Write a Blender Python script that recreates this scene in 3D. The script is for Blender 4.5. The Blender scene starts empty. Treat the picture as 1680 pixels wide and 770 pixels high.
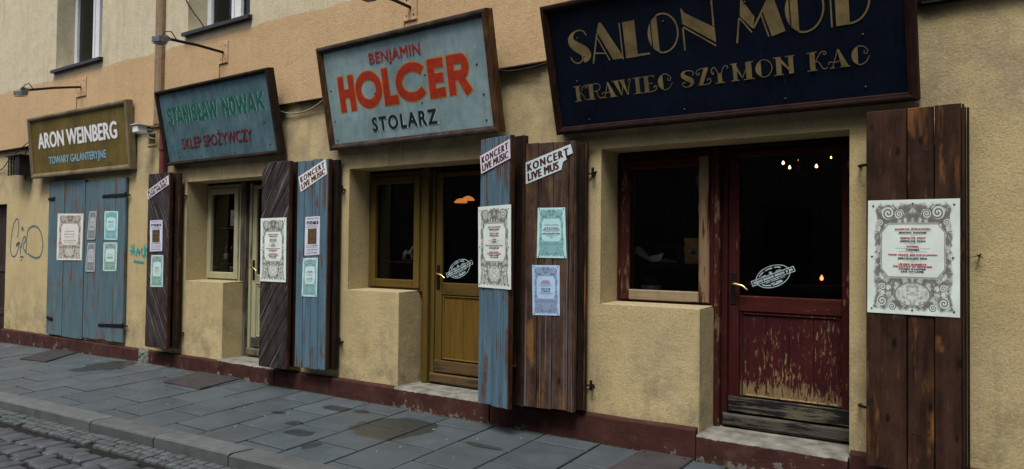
import bpy, bmesh, math, random
from math import radians, sin, cos, pi, sqrt, atan2
from mathutils import Vector, Matrix
random.seed(7)
S = bpy.context.scene
COL = S.collection
V = Vector

# ------------------------------------------------------------ camera, world, sun, exposure
F_PX, CAM_D, CAM_H = 1233.0, 5.5, 1.6
YAW, PITCH, ROLL = radians(35.5), radians(1.3), 0.011
fw = V((-sin(YAW)*cos(PITCH), cos(YAW)*cos(PITCH), sin(PITCH)))
rt0 = V((cos(YAW), sin(YAW), 0)); up0 = rt0.cross(fw)
rt = rt0*cos(ROLL) + up0*sin(ROLL); up = up0*cos(ROLL) - rt0*sin(ROLL)
CAM = V((0, -CAM_D, CAM_H))
cam = bpy.data.cameras.new('camera'); co = bpy.data.objects.new('camera', cam); COL.objects.link(co)
cam.sensor_width = 36.0; cam.lens = 36.0*F_PX/1680.0; cam.clip_end = 500; cam.clip_start = 0.05
M3 = Matrix((rt, up, -fw)).transposed(); co.matrix_world = Matrix.Translation(CAM) @ M3.to_4x4()
S.camera = co

SUN_ELEV, SUN_ROT = radians(55), radians(200)
w = bpy.data.worlds.new('World'); S.world = w; w.use_nodes = True
nt = w.node_tree; bg = nt.nodes['Background']
sky = nt.nodes.new('ShaderNodeTexSky'); sky.sky_type = 'NISHITA'; sky.sun_disc = False
sky.sun_elevation = SUN_ELEV; sky.sun_rotation = SUN_ROT; sky.air_density = 1.0; sky.dust_density = 4.0; sky.ozone_density = 1.0
nt.links.new(sky.outputs[0], bg.inputs[0]); bg.inputs[1].default_value = 0.055
sl = bpy.data.lights.new('sun', 'SUN'); sl.energy = 1.5; sl.angle = radians(22); sl.color = (1, .95, .88)
so = bpy.data.objects.new('sun', sl); COL.objects.link(so)
# light comes down from the strip of sky above the street, a little from the right
sd = V((0.22, -0.56, 1.15)).normalized(); so.rotation_euler = sd.to_track_quat('Z', 'Y').to_euler()
S.view_settings.view_transform = 'Standard'; S.view_settings.look = 'None'; S.view_settings.gamma = 1.0
S.view_settings.exposure = 1.18
S.cycles.use_denoising = True
S.cycles.max_bounces = 6

def ray(px, py): return (rt*((px-840)/F_PX) - up*((py-385)/F_PX) + fw)
def at(px, py, y=0.0):
    d = ray(px, py); return CAM + d*((y+CAM_D)/d.y)
def hit(px, py, p, n):
    d = ray(px, py); return CAM + d*((p-CAM).dot(n)/d.dot(n))

# ------------------------------------------------------------ node helpers
def setin(nt, sock, v):
    if isinstance(v, bpy.types.NodeSocket): nt.links.new(v, sock)
    elif v is not None:
        if sock.type == 'RGBA' and isinstance(v, (int, float)): v = (v, v, v, 1)
        if sock.type == 'RGBA' and len(v) == 3: v = (*v, 1)
        sock.default_value = v
class NT:
    def __init__(s, name):
        s.m = bpy.data.materials.new(name); s.m.use_nodes = True; s.t = s.m.node_tree
        s.b = s.t.nodes['Principled BSDF']; s.out = s.t.nodes['Material Output']
        s.g = None; s.oi = None
    def n(s, typ, ins=None, out=0, **props):
        nd = s.t.nodes.new(typ)
        for k, v in props.items(): setattr(nd, k, v)
        for k, v in (ins or {}).items(): setin(s.t, nd.inputs[k], v)
        return nd.outputs[out]
    def pos(s):
        if s.g is None: s.g = s.n('ShaderNodeNewGeometry', out='Position')
        return s.g
    def rnd(s):
        if s.oi is None: s.oi = s.n('ShaderNodeObjectInfo', out='Random')
        return s.oi
    def vm(s, op, a, b): return s.n('ShaderNodeVectorMath', {0: a, 1: b}, operation=op)
    def ma(s, op, a, b=0.0, c=None, clamp=False):
        ins = {0: a, 1: b}
        if c is not None: ins[2] = c
        return s.n('ShaderNodeMath', ins, operation=op, use_clamp=clamp)
    def rpos(s, k=13.0):           # position shifted by a per-object random amount
        r = s.ma('MULTIPLY', s.rnd(), k)
        c = s.n('ShaderNodeCombineXYZ', {0: r, 1: r, 2: r}); return s.vm('ADD', s.pos(), c)
    def mp(s, v, scale=(1, 1, 1), rot=(0, 0, 0), loc=(0, 0, 0)):
        return s.n('ShaderNodeMapping', {'Vector': v, 'Scale': scale, 'Rotation': rot, 'Location': loc})
    def noise(s, v, sc, det=4.0, ro=.55, dist=0.0):
        return s.n('ShaderNodeTexNoise', {'Vector': v, 'Scale': sc, 'Detail': det, 'Roughness': ro, 'Distortion': dist})
    def ramp(s, f, a, b, c0=0.0, c1=1.0): return s.n('ShaderNodeMapRange', {0: f, 1: a, 2: b, 3: c0, 4: c1}, clamp=True)
    def mix(s, f, a, b, blend='MIX'):
        nd = s.t.nodes.new('ShaderNodeMix'); nd.data_type = 'RGBA'; nd.blend_type = blend
        setin(s.t, nd.inputs[0], f); setin(s.t, nd.inputs[6], a); setin(s.t, nd.inputs[7], b); return nd.outputs[2]
    def sep(s, v):
        nd = s.t.nodes.new('ShaderNodeSeparateXYZ'); s.t.links.new(v, nd.inputs[0]); return nd.outputs
    def bump(s, h, st, dist, normal=None):
        ins = {'Height': h, 'Strength': st, 'Distance': dist}
        if normal is not None: ins['Normal'] = normal
        return s.n('ShaderNodeBump', ins)
    def fin(s, col, rough=.8, nrm=None, metal=0.0, spec=.3):
        setin(s.t, s.b.inputs['Base Color'], col); setin(s.t, s.b.inputs['Roughness'], rough)
        s.b.inputs['Metallic'].default_value = metal; s.b.inputs['Specular IOR Level'].default_value = spec
        if nrm is not None: setin(s.t, s.b.inputs['Normal'], nrm)
        return s.m

def plain(name, col, rough=.7, metal=0.0, var=.25, sc=20, spec=.3):
    m = NT(name); n = m.noise(m.pos(), sc, 5)
    c = m.mix(m.ramp(n, .3, .7), tuple(x*(1-var) for x in col), tuple(min(1, x*(1+var)) for x in col))
    return m.fin(c, rough, m.bump(n, .25, .004), metal, spec)

def plaster(name, upper=False):
    m = NT(name); P = m.pos(); x, y, z = m.sep(P)
    big = m.noise(P, 1.1, 8, .72); med = m.noise(P, 5, 6, .65); fine = m.noise(P, 70, 4, .7); gr = m.noise(P, 170, 3, .6)
    och = m.mix(m.ramp(big, .3, .7), (.46, .37, .18), (.60, .50, .275))
    if upper:
        orange = m.mix(m.ramp(big, .3, .7), (.51, .34, .18), (.60, .425, .24))
        gray = m.mix(m.ramp(med, .3, .7), (.54, .49, .34), (.66, .61, .45))
        wob = m.ma('ADD', z, m.ma('MULTIPLY', m.ma('SUBTRACT', m.noise(P, 3, 4), .5), .10))
        base = m.mix(m.ramp(wob, 4.245, 4.262), orange, gray)
        # rain-washed pale and grey streaks running down the render
        st = m.noise(m.mp(P, (5, 5, .45)), 1.6, 5, .6)
        base = m.mix(m.ramp(st, .52, .75, 0, .45), base, (.38, .31, .22))
        base = m.mix(m.ramp(st, .25, .42, .28, 0), base, (.62, .52, .38))
    else:
        base = och
        # splash dirt over the plinth
        low = m.ramp(z, .25, 1.3, 1.15, 0)
        d = m.ma('MULTIPLY', low, m.ramp(m.noise(P, 3.4, 8, .76), .44, .64))
        base = m.mix(m.ma('MULTIPLY', d, .7), base, (.17, .15, .11))
        d2 = m.ramp(m.noise(m.mp(P, (1, 1, .8)), 2.3, 6, .65), .50, .74, 0, .4)
        base = m.mix(d2, base, (.34, .29, .20))
        # soot stains on the lintels and round the shutter hinges
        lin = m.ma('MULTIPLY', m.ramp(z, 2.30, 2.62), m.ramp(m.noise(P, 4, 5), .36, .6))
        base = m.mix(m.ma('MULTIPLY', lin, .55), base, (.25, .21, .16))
        st = m.noise(m.mp(P, (7, 7, .6)), 1.5, 5, .6)
        base = m.mix(m.ramp(st, .56, .75, 0, .5), base, (.30, .25, .17))
    base = m.mix(m.ramp(fine, .34, .52, .42, 0), base, (.17, .14, .085)); base = m.mix(m.ramp(m.noise(P, 42, 3, .6), 0.50, .66, 0, .18), base, (.74, .64, .42))
    base = m.mix(m.ramp(gr, .30, .44, .35, 0), base, (.22, .18, .12))
    # hairline cracks
    cw = m.vm('ADD', P, m.vm('MULTIPLY', m.n('ShaderNodeTexNoise', {'Vector': P, 'Scale': 2.5, 'Detail': 5.0}, out='Color'), (.5, .5, .5)))
    ce = m.n('ShaderNodeTexVoronoi', {'Vector': cw, 'Scale': .75}, out='Distance', feature='DISTANCE_TO_EDGE')
    ck = m.ma('MULTIPLY', m.ramp(ce, .0015, .004, 1, 0), m.ramp(m.noise(P, .8, 3), .50, .58))
    base = m.mix(m.ma('MULTIPLY', ck, .25), base, (.12, .095, .06))
    vo = m.n('ShaderNodeTexVoronoi', {'Vector': P, 'Scale': 38.0}, out='Distance')
    h = m.ma('ADD', m.ma('MULTIPLY', fine, .8), m.ma('MULTIPLY', gr, .5))
    h = m.ma('ADD', h, m.ma('MULTIPLY', vo, .12))
    nr = m.bump(h, .65, .008); nr = m.bump(med, .3, .03, nr)
    return m.fin(base, .93, nr, spec=.15)

def plinth_mat(name, step=False):
    m = NT(name); P = m.pos(); x, y, z = m.sep(P)
    n = m.noise(P, 4, 6, .65); f = m.noise(P, 45, 5, .65)
    base = m.mix(m.ramp(n, .3, .7), (.036, .015, .013), (.075, .031, .026))
    base = m.mix(m.ramp(m.noise(P, 9, 5), .55, .75, 0, .4), base, (.13, .085, .072))
    lowz = m.ramp(z, .02, .16, .16, 0)
    ch = m.ramp(m.ma('ADD', m.noise(P, 5, 8, .74), m.ma('MULTIPLY', lowz, .75)), .665, .68)
    conc = m.mix(m.ramp(f, .3, .7), (.10, .10, .09), (.20, .20, .18))
    base = m.mix(ch, base, conc)
    if step:
        ch = m.ramp(m.ma('ADD', m.noise(P, 11, 8, .72), lowz), .65, .67); base = m.mix(ch, base, conc)
        topm = m.ramp(m.ma('ADD', z, m.ma('MULTIPLY', m.noise(P, 22, 4), .03)), .232, .238)
        base = m.mix(topm, base, m.mix(m.ramp(m.noise(P, 8, 6), .35, .65), (.12, .122, .108), (.25, .25, .22)))
    nr = m.bump(f, .5, .008); nr = m.bump(ch, -.5, .008, nr)
    return m.fin(base, .85, nr, spec=.12)

def grain_vec(m, axis, src=None):
    P = src or m.rpos()
    if axis == 'z': return m.mp(P, (9, 9, .55))
    if axis == 'x': return m.mp(P, (.55, 9, 9))
    if axis == 'dr': return m.mp(m.mp(P, rot=(0, radians(-32), 0)), (9, 9, .55))   # boards rising to the right
    if axis == 'dl': return m.mp(m.mp(P, rot=(0, radians(32), 0)), (9, 9, .55))
def peeled(name, c1, c2, wood, amt=.5, axis='z', c3=None, rough=.6, under=None, low=None, flk=2.1, gs=None):
    """old paint c1/c2 worn through to wood in long flecks along the grain"""
    m = NT(name); G = grain_vec(m, axis); P = m.pos(); GF = m.mp(m.rpos(), gs) if gs else G
    gr = m.noise(G, 3.0, 6, .65); fine = m.noise(G, 12, 5, .7)
    paint = m.mix(m.ramp(gr, .35, .65), c1, c2)
    paint = m.mix(m.ramp(m.noise(P, 2.2, 4), .4, .7, 0, .5), paint, c3 or c2)
    wd = m.mix(m.ramp(fine, .3, .7), tuple(x*.5 for x in wood), wood)
    fl = m.ma('ADD', m.ma('MULTIPLY', m.noise(GF, flk, 8, .72, .3), .7), m.ma('MULTIPLY', m.noise(P, 2.2, 4, .6), .3))
    if low is not None:
        z = m.sep(P)[2]; fl = m.ma('SUBTRACT', fl, m.ramp(z, low[0], low[1], low[2], 0))
    mask = m.ramp(fl, amt-.015, amt+.02, 1, 0)
    if under: wd = m.mix(m.ramp(m.noise(P, 30, 3), .45, .55), wd, under)
    col = m.mix(mask, paint, wd)
    col = m.mix(m.ramp(fine, .22, .42, .55, 0), col, tuple(x*.35 for x in c1))
    dirt = m.ramp(m.noise(m.mp(P, (6, 6, 1.2)), 1.8, 5, .6), .5, .8, 0, .45)
    col = m.mix(dirt, col, tuple(x*.45 for x in c1))
    nr = m.bump(fine, .35, .003); nr = m.bump(mask, -.4, .002, nr)
    return m.fin(col, m.ramp(fine, .3, .7, rough, rough+.25), nr, spec=.14)
def stained(name, dark, mid, ochre, amt=.58, axis='z', scr=None):
    dark = tuple(x*.55 for x in dark); mid = tuple(x*.72 for x in mid); ochre = tuple(x*.9 for x in ochre)
    m = NT(name); G = grain_vec(m, axis); P = m.pos()
    gr = m.noise(G, 2.5, 7, .62, .4); fine = m.noise(G, 14, 5, .7)
    col = m.mix(m.ramp(gr, .32, .68), dark, mid)
    och = m.ma('ADD', m.ma('MULTIPLY', m.noise(m.mp(m.rpos(), (6, 6, 1.3)), 1.5, 7, .66, .5), .75), m.ma('MULTIPLY', m.noise(G, 3.5, 4), .25))
    col = m.mix(m.ramp(och, amt, amt+.10, 0, .8), col, ochre)
    mo = m.noise(m.mp(P, (1, 1, .55)), 9, 6, .7)
    col = m.mix(m.ramp(mo, .42, .72, 0, .55), col, tuple(min(1, x*1.9) for x in mid))
    col = m.mix(m.ramp(mo, .28, .45, .6, 0), col, dark)
    wv = m.n('ShaderNodeTexWave', {'Vector': G, 'Scale': .9, 'Distortion': 9.0, 'Detail': 3.0, 'Detail Scale': .6}, wave_type='RINGS', out='Fac')
    col = m.mix(m.ramp(wv, .6, 1, 0, .22), col, tuple(x*.4 for x in dark))
    if scr:
        sv = m.noise(m.mp(G, (2.2, 2.2, .35)), 3.5, 3, .5)
        col = m.mix(m.ramp(sv, .615, .67, 0, .6), col, scr)
    col = m.mix(m.ramp(fine, .2, .42, .5, 0), col, tuple(x*.3 for x in dark))
    kn = m.n('ShaderNodeTexVoronoi', {'Vector': m.mp(m.rpos(5), (7, 7, 3.2)), 'Scale': 1.0, 'Randomness': 1.0}, out='Distance')
    col = m.mix(m.ramp(kn, .07, .12, .8, 0), col, tuple(x*.4 for x in dark))
    nr = m.bump(fine, .6, .004)
    return m.fin(col, m.ramp(gr, .3, .7, .6, .85), nr, spec=.12)

def board_mat(name, c1, c2, grime=(.03, .035, .03), amt=.5, rough=.5):
    m = NT(name); P = m.pos()
    col = m.mix(m.ramp(m.noise(P, 2.6, 7, .7), .34, .64), tuple(x*.82 for x in c1), tuple(min(1, x*1.1) for x in c2))
    stv = m.noise(m.mp(P, (9, 9, .8)), 2.0, 6, .65)
    col = m.mix(m.ramp(stv, .48, .75, 0, amt), col, grime)
    col = m.mix(m.ramp(m.noise(P, 26, 6, .75), .62, .72, 0, amt), col, grime)
    sc = m.noise(m.mp(P, (30, 30, 3)), 2.2, 3)
    col = m.mix(m.ramp(sc, .70, .74, 0, .35), col, tuple(min(1, x*1.8+.05) for x in c2))
    nr = m.bump(stv, .15, .01)
    return m.fin(col, m.ramp(stv, .3, .7, rough, rough+.2), nr, spec=.15)

def paper_mat(name, paper, ink, ink2=None, ornate=True, dens=.5):
    """flat print: engraved scrollwork border round a clear eight-sided field (UV coordinates of the sheet)"""
    m = NT(name); uv = m.n('ShaderNodeTexCoord', out='UV'); u, v, _ = m.sep(uv)
    pn = m.noise(m.pos(), 8, 5); base = m.mix(m.ramp(pn, .3, .7), tuple(x*.86 for x in paper), paper)
    if ornate:
        au = m.ma('ABSOLUTE', m.ma('SUBTRACT', u, .5)); av = m.ma('ABSOLUTE', m.ma('SUBTRACT', v, .555))
        sv = m.n('ShaderNodeCombineXYZ', {0: au, 1: v, 2: .3})
        ed = m.ma('MULTIPLY', m.ma('SUBTRACT', m.noise(sv, 13, 5, .65), .5), .13)
        outer = m.ma('MULTIPLY', m.ramp(m.ma('ADD', au, ed), .400, .425, 1, 0), m.ramp(m.ma('ADD', m.ma('ABSOLUTE', m.ma('SUBTRACT', v, .5)), ed), .440, .465, 1, 0))
        octa = m.ma('MAXIMUM', m.ma('SUBTRACT', au, .335), m.ma('SUBTRACT', av, .225))
        octa = m.ma('MAXIMUM', octa, m.ma('MULTIPLY', m.ma('SUBTRACT', m.ma('ADD', au, av), .49), .8))
        inner = m.ramp(octa, .012, .02)
        line = m.ramp(m.ma('ABSOLUTE', m.ma('SUBTRACT', octa, .008)), .003, .009, 1, 0)
        vo = m.n('ShaderNodeTexVoronoi', {'Vector': sv, 'Scale': 17.0, 'Randomness': 1.0}, out='Distance')
        n2 = m.noise(sv, 24, 6, .72, .8); n3 = m.noise(sv, 70, 3, .6)
        pat = m.ma('ADD', m.ma('MULTIPLY', n2, .62), m.ma('ADD', m.ma('MULTIPLY', vo, .30), m.ma('MULTIPLY', n3, .18)))
        pat = m.ramp(pat, dens+.01, dens+.11)
        big = m.ramp(m.noise(sv, 8, 3, .5), .40, .62, .10, .85)
        a = m.ma('MULTIPLY', m.ma('MAXIMUM', m.ma('MULTIPLY', pat, .85), m.ma('MULTIPLY', big, .62)), m.ma('MULTIPLY', outer, inner))
        def local(cu, cv, asp=1.25):
            return m.mp(m.n('ShaderNodeCombineXYZ', {0: au, 1: v, 2: 0.0}), (1, asp, 0), loc=(-cu, -cv*asp, 0))
        for (cu, cv, rr, tw) in ((.27, .885, .075, 1), (.335, .11, .06, -1), (.15, .875, .05, -1), (.22, .065, .045, 1), (.36, .80, .04, 1), (.33, .235, .045, 1)):
            L = local(cu, cv); d = m.n('ShaderNodeVectorMath', {0: L}, operation='LENGTH', out='Value'); sp3 = m.sep(L)
            an = m.ma('ARCTAN2', sp3[1], sp3[0])
            spv = m.ma('SINE', m.ma('ADD', m.ma('MULTIPLY', d, 2*pi*2.0/rr), m.ma('MULTIPLY', an, float(tw))))
            msk = m.ramp(d, rr*.92, rr, 1, 0); ink_s = m.ramp(spv, -.1, .5, .12, .9)
            a = m.mix(msk, a, ink_s)
        # laid table at the foot of the engraving
        L = local(0, .175, 1.9); d = m.n('ShaderNodeVectorMath', {0: L}, operation='LENGTH', out='Value')
        a = m.mix(m.ramp(d, .185, .20, 1, 0), a, m.ramp(m.noise(sv, 30, 4), .45, .62, .12, .6))
        a = m.mix(m.ramp(m.ma('ABSOLUTE', m.ma('SUBTRACT', d, .19)), .006, .012, 1, 0), a, .75)
        a = m.ma('MAXIMUM', a, m.ma('MULTIPLY', line, .7))
        col = m.mix(m.ma('MULTIPLY', a, .97), base, ink)
        if ink2: col = m.mix(m.ma('MULTIPLY', m.ma('MULTIPLY', outer, inner), m.ramp(v, .2, .6, .5, .22)), col, ink2)
    else: col = base
    return m.fin(col, .55, m.bump(pn, .2, .01), spec=.35)

def slab_mat():
    m = NT('pavement_slab'); P = m.pos(); x, y, z = m.sep(P); r = m.rnd()
    n = m.noise(m.rpos(), 3, 6, .65); f = m.noise(P, 60, 5, .7)
    c = m.mix(m.ramp(n, .3, .7), (.052, .070, .082), (.084, .108, .124))
    c = m.mix(m.ma('MULTIPLY', r, .5), c, (.055, .068, .075))
    c = m.mix(m.ramp(f, .28, .45, .4, 0), c, (.022, .026, .028))
    c = m.mix(m.ramp(m.noise(P, 1.3, 5), .45, .7, 0, .35), c, (.036, .037, .040))
    def blot(cx, cy, rx, ry, k, colr, amt):
        v = m.mp(P, (1/rx, 1/ry, 0), loc=(-cx/rx, -cy/ry, 0))
        d = m.n('ShaderNodeVectorMath', {0: v}, operation='LENGTH', out='Value')
        d = m.ma('ADD', d, m.ma('MULTIPLY', m.ma('SUBTRACT', m.noise(P, k, 4), .5), 1.3))
        return m.ramp(d, .85, 1.0, amt, 0)
    stains = [(-4.72, -.62, .42, .34, 4), (-10.2, -.45, .35, .42, 4), (-5.75, -.40, .22, .08, 7), (-5.45, -.37, .10, .06, 7), (-5.65, -1.0, .10, .08, 8),
              (-5.35, -1.18, .16, .1, 7), (-6.1, -.82, .09, .05, 8), (-3.75, -.62, .22, .05, 8), (-4.95, -1.38, .08, .10, 9)]
    wet = None
    for (cx, cy, rx, ry, k) in stains:
        b = blot(cx, cy, rx, ry, k, None, 1.0); wet = b if wet is None else m.ma('MAXIMUM', wet, b)
    c = m.mix(m.ma('MULTIPLY', wet, .72), c, (.017, .017, .014))
    sp = m.n('ShaderNodeTexVoronoi', {'Vector': m.mp(P, (1, 1, 0)), 'Scale': 2.4, 'Randomness': 1.0}, out='Distance')
    c = m.mix(m.ramp(sp, .018, .03, .9, 0), c, (.30, .32, .32))
    dk = m.n('ShaderNodeTexVoronoi', {'Vector': m.mp(P, (1, 1, 0), loc=(3.3, 1.2, 0)), 'Scale': 3.1, 'Randomness': 1.0}, out='Distance')
    c = m.mix(m.ramp(dk, .03, .07, .6, 0), c, (.018, .018, .018))
    mort = m.ma('MULTIPLY', m.ramp(y, -.42, -.08), m.ramp(m.noise(P, 4.5, 6, .7), .52, .62))
    mort = m.ma('MULTIPLY', mort, m.ramp(x, -8.2, -9.0))
    c = m.mix(m.ma('MULTIPLY', mort, .8), c, (.16, .165, .15))
    nr = m.bump(f, .3, .004); nr = m.bump(n, .25, .02, nr)
    return m.fin(c, m.ma('SUBTRACT', m.ramp(n, .3, .7, .42, .62), m.ma('MULTIPLY', wet, .15)), nr, spec=.4)
def stone_mat(name, c1, c2, rough=.6, fs=70, spec=.45):
    m = NT(name); P = m.rpos(); n = m.noise(P, 6, 5); f = m.noise(P, fs, 5, .7)
    c = m.mix(m.ramp(n, .3, .7), c1, c2)
    c = m.mix(m.ma('MULTIPLY', m.rnd(), .6), c, tuple(x*.62 for x in c1))
    c = m.mix(m.ramp(f, .6, .72, 0, .5), c, tuple(min(1, x*1.7) for x in c2))
    c = m.mix(m.ramp(f, .28, .42, .5, 0), c, tuple(x*.5 for x in c1))
    nr = m.bump(f, .6, .005); nr = m.bump(n, .5, .014, nr)
    return m.fin(c, m.ramp(n, .3, .7, rough-.12, rough+.15), nr, spec=spec)
def emit(name, col, st):
    m = NT(name); m.b.inputs['Base Color'].default_value = (*col, 1); m.b.inputs['Emission Color'].default_value = (*col, 1); m.b.inputs['Emission Strength'].default_value = st
    return m.m
def glass_mat(name, tint=.72, wav=.0):
    m = NT(name); t = m.t
    tr = t.nodes.new('ShaderNodeBsdfTransparent'); tr.inputs[0].default_value = (tint, tint, tint, 1)
    gl = t.nodes.new('ShaderNodeBsdfGlossy'); gl.inputs['Roughness'].default_value = .03; gl.inputs[0].default_value = (.9, .95, 1, 1)
    fr = t.nodes.new('ShaderNodeFresnel'); fr.inputs[0].default_value = 1.45
    mx = t.nodes.new('ShaderNodeMixShader'); t.links.new(fr.outputs[0], mx.inputs[0]); t.links.new(tr.outputs[0], mx.inputs[1]); t.links.new(gl.outputs[0], mx.inputs[2])
    t.links.new(mx.outputs[0], t.nodes['Material Output'].inputs[0])
    nb = m.bump(m.noise(m.pos(), 2.5, 2), .12, .02); t.links.new(nb, gl.inputs['Normal'])
    return m.m

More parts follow.
